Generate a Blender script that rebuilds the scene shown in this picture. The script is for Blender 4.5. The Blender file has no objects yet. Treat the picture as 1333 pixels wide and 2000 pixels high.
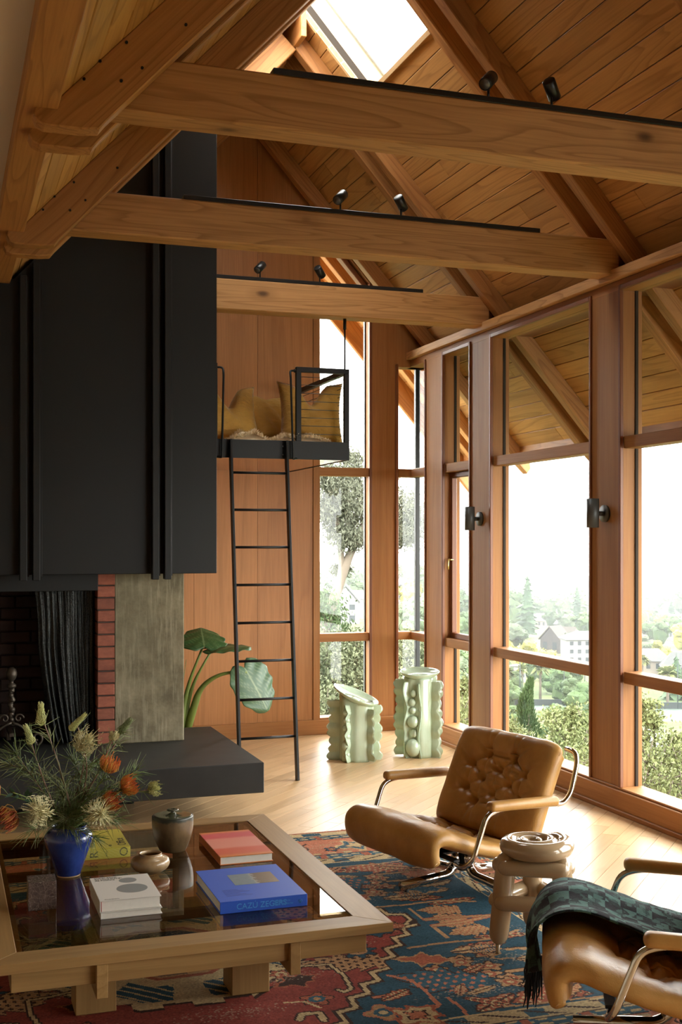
import bpy, bmesh, math, random
import numpy as np
from mathutils import Matrix, Vector, noise as mnoise
random.seed(7)
rng = np.random.default_rng(7)
scn = bpy.context.scene
COL = scn.collection
PI = math.pi

# ------------------------------------------------------------------ camera
H_EYE = 1.70
YAW = math.atan(786 / 2310)
cd = bpy.data.cameras.new('camera')
cam = bpy.data.objects.new('camera', cd)
COL.objects.link(cam)
cam.location = (0, 0, H_EYE)
cam.rotation_euler = (PI / 2, 0, -YAW)
cd.sensor_fit = 'HORIZONTAL'
cd.sensor_width = 36
cd.lens = 2310 / 1333 * 36
cd.shift_y = 58 / 1333
cd.clip_end = 6000
cd.clip_start = 0.05
scn.camera = cam

# ------------------------------------------------------------------ sky and exposure
w = bpy.data.worlds.new('overcast_sky')
scn.world = w
w.use_nodes = True
bg = w.node_tree.nodes['Background']
bg.inputs[0].default_value = (1.0, 0.985, 0.96, 1)
bg.inputs[1].default_value = 1.0
scn.view_settings.view_transform = 'Standard'
scn.view_settings.look = 'None'
scn.view_settings.gamma = 1
scn.view_settings.use_curve_mapping = False
scn.view_settings.exposure = 3.95
cy = scn.cycles
cy.max_bounces = 12
cy.diffuse_bounces = 7
cy.glossy_bounces = 4
cy.transmission_bounces = 6
cy.transparent_max_bounces = 16
cy.volume_bounces = 0
cy.caustics_reflective = False
cy.caustics_refractive = False
cy.sample_clamp_indirect = 4.0

def portal(name, loc, rot, sx, sy):
    l = bpy.data.lights.new(name, 'AREA')
    l.shape = 'RECTANGLE'
    l.size, l.size_y = sx, sy
    l.cycles.is_portal = True
    o = bpy.data.objects.new(name, l)
    o.location, o.rotation_euler = loc, rot
    COL.objects.link(o)
portal('window_portal_right', (4.34, 4.75, 1.6), (PI / 2, 0, PI / 2), 10.8, 3.4)
portal('window_portal_back', (3.6, 10.16, 2.4), (-PI / 2, 0, 0), 1.1, 4.6)
portal('skylight_portal', (2.47, 7.5, 5.98), (0, 0, 0), 1.1, 1.3)

# ------------------------------------------------------------------ helpers
def wmat(o):
    m = o.matrix_basis.copy()
    if o.parent:
        m = wmat(o.parent) @ o.matrix_parent_inverse @ m
    return m

def attach(o, parent):
    if parent is not None:
        o.parent = parent
        o.matrix_parent_inverse = wmat(parent).inverted()
    return o

def tag(o, label=None, cat=None, group=None, kind=None):
    if label: o['label'] = label
    if cat: o['category'] = cat
    if group: o['group'] = group
    if kind: o['kind'] = kind
    return o

def empty(name, loc=(0, 0, 0), rz=0.0):
    o = bpy.data.objects.new(name, None)
    o.empty_display_size = 0.1
    o.location = loc
    o.rotation_euler = (0, 0, rz)
    COL.objects.link(o)
    o.matrix_basis = Matrix.Translation(Vector(loc)) @ Matrix.Rotation(rz, 4, 'Z')
    return o

def mesh_obj(name, me, mat=None, parent=None, smooth=False, world=True, matrix=None):
    o = bpy.data.objects.new(name, me)
    COL.objects.link(o)
    if mat is not None and not me.materials:
        me.materials.append(mat)
    if smooth:
        me.polygons.foreach_set('use_smooth', [True] * len(me.polygons))
    if matrix is not None:
        o.matrix_basis = matrix
    if parent is not None:
        if world: attach(o, parent)
        else: o.parent = parent
    return o

def bm_obj(name, bm, mat=None, parent=None, smooth=False, world=True, matrix=None):
    me = bpy.data.meshes.new(name)
    bm.normal_update()
    bm.to_mesh(me)
    bm.free()
    return mesh_obj(name, me, mat, parent, smooth, world, matrix)

def pydata(name, v, f, mat=None, parent=None, smooth=False, world=True, matrix=None):
    me = bpy.data.meshes.new(name)
    me.from_pydata([tuple(map(float, p)) for p in v], [], [tuple(map(int, q)) for q in f])
    me.update()
    return mesh_obj(name, me, mat, parent, smooth, world, matrix)

def bm_box(bm, c, s, rot=None, bevel=0.0, seg=1):
    """box with centre c, full size s"""
    r = bmesh.ops.create_cube(bm, size=1.0)
    vs = r['verts']
    M = Matrix.Translation(Vector(c)) @ (rot.to_4x4() if rot is not None else Matrix.Identity(4)) @ Matrix.Diagonal((*s, 1))
    bmesh.ops.transform(bm, matrix=M, verts=vs)
    if bevel > 0:
        es = list({e for v in vs for e in v.link_edges})
        bmesh.ops.bevel(bm, geom=es, offset=bevel, segments=seg, affect='EDGES', profile=0.5)

AX = {'x': Matrix.Identity(3),
      'y': Matrix(((0, -1, 0), (1, 0, 0), (0, 0, 1))),     # local x -> world y
      'z': Matrix(((0, 0, -1), (0, 1, 0), (1, 0, 0)))}     # local x -> world z

def box(name, lo, hi, mat, parent=None, axis='x', bevel=0.004, seg=1):
    """axis aligned box lo..hi; grain (local x) along the given world axis"""
    lo, hi = Vector(lo), Vector(hi)
    R = AX[axis]
    s = hi - lo
    ls = R.transposed() @ s
    ls = Vector((abs(ls.x), abs(ls.y), abs(ls.z)))
    bm = bmesh.new()
    bm_box(bm, (0, 0, 0), ls, bevel=min(bevel, min(ls) * 0.3), seg=seg)
    return bm_obj(name, bm, mat, parent, matrix=Matrix.Translation((lo + hi) / 2) @ R.to_4x4())

def frame_of(p0, p1, up=(0, 0, 1)):
    x = (Vector(p1) - Vector(p0)).normalized()
    u = Vector(up)
    y = u.cross(x)
    if y.length < 1e-5: y = Vector((0, 1, 0)).cross(x)
    y.normalize()
    z = x.cross(y)
    return Matrix((x, y, z)).transposed()

def member(name, p0, p1, wdt, hgt, mat, parent=None, up=(0, 0, 1), bevel=0.006, off=0.0):
    """straight timber from p0 to p1 (centre line), wdt across, hgt along the 'up' side"""
    p0, p1 = Vector(p0), Vector(p1)
    R = frame_of(p0, p1, up)
    bm = bmesh.new()
    bm_box(bm, (0, 0, off), ((p1 - p0).length, wdt, hgt), bevel=bevel)
    return bm_obj(name, bm, mat, parent, matrix=Matrix.Translation((p0 + p1) / 2) @ R.to_4x4())

def prism_bm(pts, depth_vec):
    """solid from a planar polygon extruded along depth_vec"""
    bm = bmesh.new()
    a = [bm.verts.new(p) for p in pts]
    b = [bm.verts.new(Vector(p) + Vector(depth_vec)) for p in pts]
    n = len(a)
    bm.faces.new(a); bm.faces.new(b[::-1])
    for i in range(n):
        bm.faces.new((a[i], b[i], b[(i + 1) % n], a[(i + 1) % n]))
    bmesh.ops.recalc_face_normals(bm, faces=bm.faces)
    return bm

def tube_vf(path, rad, seg=10, closed=False, caps=True):
    """verts / faces of a tube along a polyline; rad scalar or list"""
    P = [Vector(p) for p in path]
    n = len(P)
    R = rad if hasattr(rad, '__len__') else [rad] * n
    T = []
    for i in range(n):
        if closed: t = P[(i + 1) % n] - P[i - 1]
        else: t = P[min(i + 1, n - 1)] - P[max(i - 1, 0)]
        T.append(t.normalized() if t.length > 1e-9 else Vector((0, 0, 1)))
    a = Vector((0, 0, 1)) if abs(T[0].z) < 0.9 else Vector((1, 0, 0))
    N = (a - T[0] * a.dot(T[0])).normalized()
    V, F = [], []
    for i in range(n):
        N = (N - T[i] * N.dot(T[i]))
        N = N.normalized() if N.length > 1e-6 else T[i].orthogonal().normalized()
        B = T[i].cross(N)
        for k in range(seg):
            an = 2 * PI * k / seg
            V.append(P[i] + (N * math.cos(an) + B * math.sin(an)) * R[i])
    m = n if closed else n - 1
    for i in range(m):
        for k in range(seg):
            j = (i + 1) % n
            F.append((i * seg + k, i * seg + (k + 1) % seg, j * seg + (k + 1) % seg, j * seg + k))
    if caps and not closed:
        F.append(tuple(range(seg))[::-1])
        F.append(tuple(range((n - 1) * seg, n * seg)))
    return V, F

class MB:
    """collects several shells into one mesh"""
    def __init__(s): s.v, s.f = [], []
    def add(s, v, f):
        o = len(s.v)
        s.v += [tuple(p) for p in v]
        s.f += [tuple(i + o for i in q) for q in f]
        return s
    def tube(s, path, rad, seg=8, closed=False, caps=True):
        return s.add(*tube_vf(path, rad, seg, closed, caps))
    def build(s, name, mat, parent=None, smooth=True, world=True, matrix=None):
        return pydata(name, s.v, s.f, mat, parent, smooth, world, matrix)

def fillet(pts, r, n=6):
    """round the corners of a polyline"""
    P = [Vector(p) for p in pts]
    out = [P[0]]
    for i in range(1, len(P) - 1):
        a, b, c = P[i - 1], P[i], P[i + 1]
        rr = min(r, (a - b).length * 0.49, (c - b).length * 0.49)
        p, q = b + (a - b).normalized() * rr, b + (c - b).normalized() * rr
        for k in range(n + 1):
            t = k / n
            out.append(p * (1 - t) ** 2 + b * 2 * t * (1 - t) + q * t * t)
    out.append(P[-1])
    return out

def lathe_vf(prof, seg=32, c=(0, 0, 0)):
    V, F = [], []
    n = len(prof)
    for r, z in prof:
        for k in range(seg):
            a = 2 * PI * k / seg
            V.append((c[0] + r * math.cos(a), c[1] + r * math.sin(a), c[2] + z))
    for i in range(n - 1):
        for k in range(seg):
            F.append((i * seg + k, i * seg + (k + 1) % seg, (i + 1) * seg + (k + 1) % seg, (i + 1) * seg + k))
    F.append(tuple(range(seg))[::-1])
    F.append(tuple(range((n - 1) * seg, n * seg)))
    return V, F

def copy_tree(o, parent=None):
    c = o.copy()
    COL.objects.link(c)
    if parent is not None: c.parent = parent
    for ch in list(o.children): copy_tree(ch, c)
    return c

def subsurf(o, lv=2):
    m = o.modifiers.new('subdivision', 'SUBSURF')
    m.levels = m.render_levels = lv
    return o

# ------------------------------------------------------------------ materials
class NT:
    def __init__(s, name):
        s.m = bpy.data.materials.new(name)
        s.m.use_nodes = True
        s.t = s.m.node_tree
        s.b = s.t.nodes['Principled BSDF']
        s.out = s.t.nodes['Material Output']
    def n(s, kind, **kw):
        nd = s.t.nodes.new(kind)
        for k, v in kw.items():
            if k[0] == '_': setattr(nd, k[1:], v)
        return nd
    def l(s, a, b): s.t.links.new(a, b)
    def val(s, op, a, b=None, clamp=False):
        nd = s.t.nodes.new('ShaderNodeMath'); nd.operation = op; nd.use_clamp = clamp
        for i, x in enumerate((a, b)):
            if x is None: continue
            if isinstance(x, (int, float)): nd.inputs[i].default_value = x
            else: s.l(x, nd.inputs[i])
        return nd.outputs[0]
    def mix(s, f, a, b, mode='MIX'):
        nd = s.t.nodes.new('ShaderNodeMix'); nd.data_type = 'RGBA'; nd.blend_type = mode
        for i, x in ((0, f), (6, a), (7, b)):
            if isinstance(x, (int, float)): nd.inputs[i].default_value = x
            elif isinstance(x, tuple): nd.inputs[i].default_value = (*x[:3], 1)
            else: s.l(x, nd.inputs[i])
        return nd.outputs[2]
    def ramp(s, f, stops, interp='LINEAR'):
        nd = s.t.nodes.new('ShaderNodeValToRGB'); r = nd.color_ramp; r.interpolation = interp
        while len(r.elements) < len(stops): r.elements.new(0.5)
        for e, (p, c) in zip(r.elements, stops):
            e.position = p
            e.color = (*c[:3], 1) if isinstance(c, tuple) else (c, c, c, 1)
        s.l(f, nd.inputs[0])
        return nd.outputs[0]
    def coord(s, kind='Object', scale=(1, 1, 1), rand=0.0, rot=(0, 0, 0)):
        tc = s.t.nodes.new('ShaderNodeTexCoord')
        o = tc.outputs[kind]
        if rand:
            oi = s.t.nodes.new('ShaderNodeObjectInfo')
            v = s.t.nodes.new('ShaderNodeVectorMath'); v.operation = 'ADD'
            s.l(o, v.inputs[0]); s.l(s.val('MULTIPLY', oi.outputs['Random'], rand), v.inputs[1])
            o = v.outputs[0]
        mp = s.t.nodes.new('ShaderNodeMapping')
        mp.inputs['Scale'].default_value = scale
        mp.inputs['Rotation'].default_value = rot
        s.l(o, mp.inputs[0])
        return mp.outputs[0]
    def noise(s, vec, scale, detail=3.0, rough=0.55, dist=0.0):
        nd = s.t.nodes.new('ShaderNodeTexNoise')
        nd.inputs['Scale'].default_value = scale
        nd.inputs['Detail'].default_value = detail
        nd.inputs['Roughness'].default_value = rough
        nd.inputs['Distortion'].default_value = dist
        if vec is not None: s.l(vec, nd.inputs['Vector'])
        return nd.outputs['Fac']
    def bump(s, h, strength=0.3, dist=0.01):
        nd = s.t.nodes.new('ShaderNodeBump')
        nd.inputs['Strength'].default_value = strength
        nd.inputs['Distance'].default_value = dist
        s.l(h, nd.inputs['Height'])
        s.l(nd.outputs[0], s.b.inputs['Normal'])
    def rand(s):
        return s.t.nodes.new('ShaderNodeObjectInfo').outputs['Random']
    def set(s, **kw):
        for k, v in kw.items():
            i = s.b.inputs[k.replace('_', ' ')]
            if isinstance(v, tuple) and len(v) == 3: v = (*v, 1)
            if hasattr(v, 'links') or hasattr(v, 'is_linked'): s.l(v, i)
            else: i.default_value = v
        return s

def plain(name, col, rough=0.5, metal=0.0, vary=0.0, spec=0.5, scale=8.0, bump=0.0, coat=0.0):
    t = NT(name)
    if vary:
        f = t.noise(t.coord('Object', rand=13.0), scale, 4)
        c = t.mix(f, tuple(x * (1 - vary) for x in col), tuple(min(1, x * (1 + vary)) for x in col))
        t.set(Base_Color=c)
        if bump: t.bump(f, bump, 0.01)
    else:
        t.set(Base_Color=col)
    t.set(Roughness=rough, Metallic=metal)
    t.b.inputs['Specular IOR Level'].default_value = spec
    if coat: t.b.inputs['Coat Weight'].default_value = coat; t.b.inputs['Coat Roughness'].default_value = 0.08
    return t.m

def wood(name, dark, mid, light, rough=0.5, fig=1.0, rings=9.0, knots=False, vary=0.25, fibre=0.35, line=0.55, stretch=0.10, spec=0.35, bump=0.08):
    """plain sawn timber; grain runs along local x"""
    t = NT(name)
    v = t.coord('Object', (stretch, 1, 1), rand=53.0)
    n1 = t.noise(v, 3.2 * fig, 2.5, 0.5, 0.35)
    r = t.val('FRACT', t.val('MULTIPLY', n1, rings))
    ringl = t.ramp(r, [(0.0, 0.0), (0.60, 0.10), (0.92, 1.0), (1.0, 0.0)])
    v2 = t.coord('Object', (0.03, 1, 1), rand=91.0)
    fb = t.noise(v2, 95, 3, 0.6)
    tone = t.noise(t.coord('Object', (0.25, 1, 1), rand=17.0), 1.7, 2)
    base = t.ramp(tone, [(0.30, mid), (0.70, light)])
    c = t.mix(t.val('MULTIPLY', ringl, line), base, dark)
    c = t.mix(t.val('MULTIPLY', t.ramp(fb, [(0.35, 0.0), (0.75, 1.0)]), fibre), c, dark)
    h = fb
    if knots:
        vo = t.n('ShaderNodeTexVoronoi', _feature='F1')
        vo.inputs['Scale'].default_value = 1.0
        vo.inputs['Randomness'].default_value = 1.0
        t.l(t.coord('Object', (1.6, 3.4, 3.4), rand=31.0), vo.inputs['Vector'])
        sepc = t.n('ShaderNodeSeparateColor')
        t.l(vo.outputs['Color'], sepc.inputs[0])
        on = t.val('GREATER_THAN', sepc.outputs[0], 0.42)
        kr = t.val('ADD', vo.outputs['Distance'], t.val('MULTIPLY', t.noise(v, 20, 2), 0.05))
        k = t.val('MULTIPLY', t.ramp(kr, [(0.06, 1.0), (0.125, 0.0)]), on)
        k2 = t.val('MULTIPLY', t.ramp(kr, [(0.08, 0.45), (0.26, 0.0)]), on)
        c = t.mix(k2, c, dark)
        c = t.mix(t.val('MULTIPLY', k, 0.85), c, tuple(x * 0.28 for x in dark))
    if vary:
        br = t.val('ADD', t.val('MULTIPLY', t.rand(), 2 * vary), 1 - vary)
        hs = t.n('ShaderNodeHueSaturation')
        t.l(br, hs.inputs['Value']); t.l(c, hs.inputs['Color'])
        c = hs.outputs[0]
    t.set(Base_Color=c, Roughness=rough)
    t.b.inputs['Specular IOR Level'].default_value = spec
    if bump: t.bump(h, bump, 0.004)
    return t.m

M = {}
M['fir_deck'] = wood('fir_decking', (.20, .078, .02), (.46, .23, .074), (.56, .30, .105), 0.55, 1.0, 13, True, 0.15, 0.3, 0.42)
M['fir_beam'] = wood('fir_beam', (.19, .075, .022), (.45, .225, .08), (.55, .30, .12), 0.6, 1.5, 20, True, 0.07, 0.35, 0.50, stretch=0.07)
M['fir_rafter'] = wood('fir_rafter', (.18, .065, .018), (.40, .18, .058), (.47, .23, .078), 0.55, 1.3, 16, False, 0.14, 0.35, 0.5, stretch=0.07)
M['cedar'] = wood('red_cedar', (.18, .066, .020), (.325, .142, .048), (.39, .185, .068), 0.55, 0.7, 7, False, 0.10, 0.4, 0.30, stretch=0.05, spec=.2)
M['cedar_dark'] = wood('dark_cedar_trim', (.10, .03, .012), (.19, .066, .028), (.23, .085, .036), 0.42, 0.7, 6, False, 0.08, 0.35, 0.25, stretch=0.05)
M['cedar_panel'] = wood('cedar_veneer', (.22, .082, .024), (.40, .168, .054), (.46, .205, .070), 0.5, 0.8, 8, False, 0.10, 0.4, 0.30, stretch=0.06)
M['floor_oak'] = wood('floor_oak', (.38, .23, .10), (.57, .37, .19), (.66, .45, .25), 0.34, 0.9, 8, False, 0.11, 0.25, 0.32, spec=0.35, bump=0.02)
M['oak'] = wood('table_oak', (.17, .088, .028), (.30, .172, .060), (.36, .22, .082), 0.45, 0.8, 9, False, 0.05, 0.35, 0.38, stretch=0.06)
M['plaster'] = plain('cream_plaster', (.66, .57, .44), 0.9, vary=0.04, scale=3)
M['black_steel'] = plain('black_steel', (.007, .007, .0066), 0.45, 0.0, 0.2, spec=.35, scale=5)
M['hood'] = plain('blackened_sheet_steel', (.0085, .0085, .0078), 0.5, 0.0, 0.25, spec=.3, scale=1.5)
M['slate'] = plain('black_slate', (.020, .020, .0185), 0.5, 0, 0.5, spec=.35, scale=7, bump=0.15)
M['frame_dark'] = plain('bronze_glazing_frame', (.045, .045, .04), 0.45)
M['gasket'] = plain('grey_flashing', (.20, .23, .24), 0.5)
M['shaft'] = plain('pale_fir_ply', (.72, .50, .27), 0.6, vary=0.06)
M['gap'] = plain('dark_gap', (.02, .012, .006), 0.9)

def glass_mat(name, tint=(1, 1, 1), refl=0.06):
    t = NT(name)
    t.t.nodes.remove(t.b)
    tr = t.n('ShaderNodeBsdfTransparent'); tr.inputs[0].default_value = (*tint, 1)
    gl = t.n('ShaderNodeBsdfGlossy'); gl.inputs['Roughness'].default_value = 0.0
    lw = t.n('ShaderNodeLayerWeight'); lw.inputs[0].default_value = 0.35
    f = t.val('MULTIPLY', t.val('ADD', t.val('POWER', lw.outputs['Facing'], 3.0), 0.12), refl * 5, True)
    mx = t.n('ShaderNodeMixShader')
    t.l(f, mx.inputs[0]); t.l(tr.outputs[0], mx.inputs[1]); t.l(gl.outputs[0], mx.inputs[2])
    t.l(mx.outputs[0], t.out.inputs[0])
    return t.m
M['glass'] = glass_mat('window_glass', (.97, .985, .975), 0.03)
# ------------------------------------------------------------------ main dimensions
XW, YB = 4.05, 9.95           # inner faces: window wall, back wall
RX, RZ = 2.47, 5.29             # ridge: x, height of the rafters' undersides
TANL, TANR = 1.066, 1.12        # pitch of the left and right slopes
def pitch(s):
    t = TANR if s > 0 else TANL
    c = 1 / math.sqrt(1 + t * t); return t, c, t * c
DL, DR = 0.255, 0.17          # deck above rafter underside (vertical), left / right slope
TIE_Y = [4.64 - 1.86, 4.64, 6.50, 8.36]  # front faces of the tie beams
XL_EDGE = 0.50                # low edge of the left slope
XE = 5.07                     # eave edge
def zund(x): return RZ - (TANR if x > RX else TANL) * abs(x - RX)

# ------------------------------------------------------------------ floor: diagonal oak boards
def clip_poly(poly, lo, hi):
    def cl(P, ax, v, keep_gt):
        out = []
        for i in range(len(P)):
            a, b = P[i - 1], P[i]
            ia = a[ax] > v if keep_gt else a[ax] < v
            ib = b[ax] > v if keep_gt else b[ax] < v
            if ia != ib:
                t = (v - a[ax]) / (b[ax] - a[ax])
                out.append((a[0] + t * (b[0] - a[0]), a[1] + t * (b[1] - a[1])))
            if ib: out.append(b)
        return out
    for ax, v, g in ((0, lo[0], 1), (0, hi[0], 0), (1, lo[1], 1), (1, hi[1], 0)):
        poly = cl(poly, ax, v, g)
        if len(poly) < 3: return []
    return poly

floor = box('floor', (-3.6, -3.2, -0.12), (XW + .30, YB + .2, -0.006), M['gap'])
tag(floor, kind='structure')
bw = 0.105
c45 = math.sqrt(0.5)
def rug_or_hidden(p):   # boards wholly beneath the rug are never seen
    return all(0.30 < x < 2.85 and 3.0 < y < 6.45 for x, y in p)
vis, rest = [], []
for r in range(-125, 190):
    off = r * bw
    u = -18 + random.random() * 1.5
    while u < 18:
        L = random.uniform(0.7, 1.9)
        q = [(u, off), (u + L, off), (u + L, off + bw), (u, off + bw)]
        e = 0.0012
        q = [(u + e, off + e), (u + L - e, off + e), (u + L - e, off + bw - e), (u + e, off + bw - e)]
        P = [((a - b) * c45, (a + b) * c45) for a, b in q]
        P = clip_poly(P, (-3.5, -3.1), (XW + .0, YB + .0))
        u += L
        if len(P) < 3: continue
        cx = sum(p[0] for p in P) / len(P); cyy = sum(p[1] for p in P) / len(P)
        area = abs(sum(P[i - 1][0] * P[i][1] - P[i][0] * P[i - 1][1] for i in range(len(P)))) / 2
        if area < 2e-3: continue
        inview = cyy > 5.0 and cx > max(0.3, 0.1 * cyy) and not rug_or_hidden(P)
        (vis if inview else rest).append((P, cyy - 0.3 * cx))
vis.sort(key=lambda q: -q[0][0][0])
vis = sorted(vis, key=lambda q: (q[1] > 9.3, q[1]))
def board_vf(P, dz):
    n = len(P)
    c = Vector((sum(p[0] for p in P) / n, sum(p[1] for p in P) / n, 0))
    # local frame: x along the board
    loc = []
    for x, y in P:
        dx, dy = x - c.x, y - c.y
        loc.append(((dx + dy) * c45, (dy - dx) * c45))
    V = [(a, b, -0.018) for a, b in loc] + [(a, b, dz) for a, b in loc]
    F = [tuple(range(n))[::-1], tuple(range(n, 2 * n))] + [(i, (i + 1) % n, n + (i + 1) % n, n + i) for i in range(n)]
    return V, F, c
M45 = Matrix.Rotation(PI / 4, 4, 'Z')
for P, _ in vis[:298]:
    V, F, c = board_vf(P, 0.0)
    pydata('plank', V, F, M['floor_oak'], floor, matrix=Matrix.Translation(c) @ M45)
mb = MB()
for P, _ in vis[298:] + rest:
    n = len(P)
    V = []
    for z in (-0.018, 0.0):
        for x, y in P: V.append(((x + y) * c45, (y - x) * c45, z))
    F = [tuple(range(n))[::-1], tuple(range(n, 2 * n))] + [(i, (i + 1) % n, n + (i + 1) % n, n + i) for i in range(n)]
    mb.add(V, F)
o = mb.build('planks_beyond', M['floor_oak'], floor, smooth=False, matrix=M45)
tag(o, kind='stuff')

# ------------------------------------------------------------------ window wall (right)
wall_r = box('wall_right', (XW + .02, -3.2, 3.30), (XW + .16, YB + .12, 3.40), M['cedar'], axis='y')
tag(wall_r, kind='structure')
SILL, HEAD = 0.16, 3.28
GX = XW + .115                # glass plane
OPEN = [('corner', 9.60, YB), ('narrow', 8.66, 9.22)] + [('wide', y - 1.50, y) for y in (8.30, 6.46, 4.62, 2.78, 0.94)]  # last wide opening, out of view, is added to brighten the near end
def wr(name, y0, y1, z0, z1, x0=XW, x1=XW + .16, mat='cedar', axis='z', par=wall_r, bevel=.004):
    return box(name, (x0, y0, z0), (x1, y1, z1), M[mat], par, axis, bevel)
# posts between the openings
edges = sorted([(a, b) for _, a, b in OPEN])
prev = -3.1
for a, b in edges:
    wr('post', prev, a, 0.14, 3.34)
    prev = b
wr('head_rail', -3.1, YB + .1, HEAD, 3.345, XW - .001, XW + .16, axis='y')
wr('base_rail', -3.1, YB + .1, 0.0, 0.145, XW - .03, XW + .16, axis='y')
wr('shoe_mould', -3.1, YB - .0, 0.0, 0.03, XW - .05, XW - .03, axis='y')
wr('sill_board', -3.1, YB + .1, 0.145, SILL, XW - .012, XW + .16, axis='y')
for a, b in ((-3.1, TIE_Y[1] - .1), (TIE_Y[1] + .0, TIE_Y[2] - .1), (TIE_Y[2] + .25, TIE_Y[3] - .10), (TIE_Y[3] + .25, YB - .02)):
    pass
wr('head_cap', -3.1, YB - .01, 3.345, 3.41, XW - .045, XW + .10, 'fir_beam', 'y')
# shelf over the heads up to the roof boards
wr('plate_board', -3.1, YB + .1, 3.395, 3.42, XW + .10, XW + .40, 'gap', 'y')
wr('outer_head', -3.1, YB + .1, 3.30, 3.40, XW + .16, XW + .36, 'cedar_dark', 'y')

def pane(name, lo, hi, par):
    bm = bmesh.new()
    lo, hi = Vector(lo), Vector(hi)
    bm_box(bm, (lo + hi) / 2, hi - lo)
    return bm_obj(name, bm, M['glass'], par)

wi = 0
for kind, a, b in OPEN:
    wi += 1
    win = tag(empty('window_%d' % wi, (XW, (a + b) / 2, SILL)), kind='structure')
    if kind == 'corner':
        wr('casing', a - .022, a + .006, SILL, HEAD + .02, XW - .012, XW + .012, 'cedar_dark', par=win)
        for z0, z1 in ((.812, .885), (2.285, 2.36)):
            wr('transom', a, YB + .115, z0, z1, XW + .01, XW + .12, 'cedar', 'y', win)
        pane('pane', (GX - .003, a, SILL), (GX + .003, YB + .11, HEAD), win)
        # dark metal corner post
        box('corner_post', (GX - .022, YB + .095, SILL), (GX + .022, YB + .139, HEAD + .05), M['black_steel'], win, 'z')
        continue
    # casing: thin dark strip standing proud round the opening
    wr('casing', a - .004, a + .020, SILL, HEAD + .028, XW - .014, XW + .012, 'cedar_dark', par=win)
    wr('casing', b - .020, b + .004, SILL, HEAD + .028, XW - .014, XW + .012, 'cedar_dark', par=win)
    wr('casing', a + .020, b - .020, HEAD - .004, HEAD + .028, XW - .014, XW + .012, 'cedar_dark', 'y', par=win)
    for z0, z1 in ((.812, .885), (2.285, 2.36)):
        wr('transom', a + .02, b - .02, z0, z1, XW + .012, XW + .13, 'cedar', 'y', win)
    for i, (z0, z1) in enumerate(((SILL, .812), (.885, 2.285), (2.36, HEAD))):
        pane('pane', (GX - .003, a, z0), (GX + .003, b, z1), win)
        # slim dark glazing gasket on the jambs
        for yy in (a + .002, b - .010):
            wr('glazing_strip', yy, yy + .008, z0, z1, GX - .010, GX + .010, 'gap', par=win, bevel=0)
        if kind == 'narrow' and i == 1:   # opening sash
            s = .045
            wr('sash_rail', a, b, z0, z0 + s, GX - .05, GX - .004, 'cedar_dark', 'y', win)
            wr('sash_rail', a, b, z1 - s, z1, GX - .05, GX - .004, 'cedar_dark', 'y', win)
            wr('sash_stile', a, a + s, z0 + s, z1 - s, GX - .05, GX - .004, 'cedar_dark', par=win)
            wr('sash_stile', b - s, b, z0 + s, z1 - s, GX - .05, GX - .004, 'cedar_dark', par=win)

# ------------------------------------------------------------------ back wall with gable
wall_b = tag(empty('wall_back', (2.0, YB, 0)), kind='structure')
AX0, AX1 = 3.185, 3.655       # tall window
CX0 = 3.925                   # corner window start
def gable_piece(name, x0, x1, z0, mat, y0=YB, y1=YB + .14, par=wall_b, lift=0.26):
    xs = [x0] + ([RX] if x0 < RX < x1 else []) + [x1]
    top = [(x, zund(x) + lift) for x in xs]
    pts = [(x0, y0, z0), (x1, y0, z0)] + [(x, y0, z) for x, z in reversed(top)]
    c = Vector(((x0 + x1) / 2, (y0 + y1) / 2, 2.0))
    R = AX['z'].to_4x4()
    T = (Matrix.Translation(c) @ R)
    Ti = T.inverted()
    bm = prism_bm([Ti @ Vector(p) for p in pts], (Ti.to_3x3() @ Vector((0, y1 - y0, 0))))
    return bm_obj(name, bm, mat, par, matrix=T)
xs = [0.30, 0.9, 1.5, 2.06, 2.62, AX0 - .06]
for a, b in zip(xs[:-1], xs[1:]):
    gable_piece('panel', a + .0012, b - .0012, 0.13, M['cedar_panel'], YB, YB + .1)
gable_piece('panel_backing', 0.30, AX0 - .06, 0.0, M['cedar_panel'], YB + .1, YB + .14)
gable_piece('jamb_post', AX0 - .06, AX0, 0.13, M['cedar'], YB - .012, YB + .15)
gable_piece('post', AX1, CX0, 0.13, M['cedar'], YB, YB + .15, lift=0.16)
box('casing', (AX1 - .004, YB - .014, .14), (AX1 + .022, YB + .012, 4.02), M['cedar_dark'], wall_b, 'z')
box('casing', (CX0 - .022, YB - .014, .14), (CX0 + .006, YB + .012, HEAD + .02), M['cedar_dark'], wall_b, 'z')
gable_piece('spandrel', CX0, XW + .16, HEAD, M['cedar'], YB, YB + .15, lift=0.16)
box('base_rail', (0.30, YB - .025, 0), (XW, YB + .15, .13), M['cedar'], wall_b, 'x')
box('sill_board', (AX0, YB - .01, .13), (AX1, YB + .15, .145), M['cedar'], wall_b, 'x')
box('sill_board', (CX0, YB - .01, .13), (XW + .16, YB + .15, SILL), M['cedar'], wall_b, 'x')
wn = tag(empty('window_%d' % (wi + 1), (3.42, YB, .15)), kind='structure')
for z0, z1 in ((.812, .885), (2.285, 2.36)):
    box('transom', (AX0, YB + .005, z0), (AX1, YB + .13, z1), M['cedar'], wn, 'x')
    box('transom', (CX0, YB + .01, z0), (XW + .115, YB + .12, z1), M['cedar'], wn, 'x')
gy = YB + .115
pts = [(AX0, gy, .14), (AX1, gy, .14), (AX1, gy, zund(AX1) + .17), (AX0, gy, zund(AX0) + .17)]
bm_obj('pane', prism_bm(pts, (0, .006, 0)), M['glass'], wn)
pane('pane', (CX0, gy, SILL), (XW + .11, gy + .006, HEAD), wn)
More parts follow.
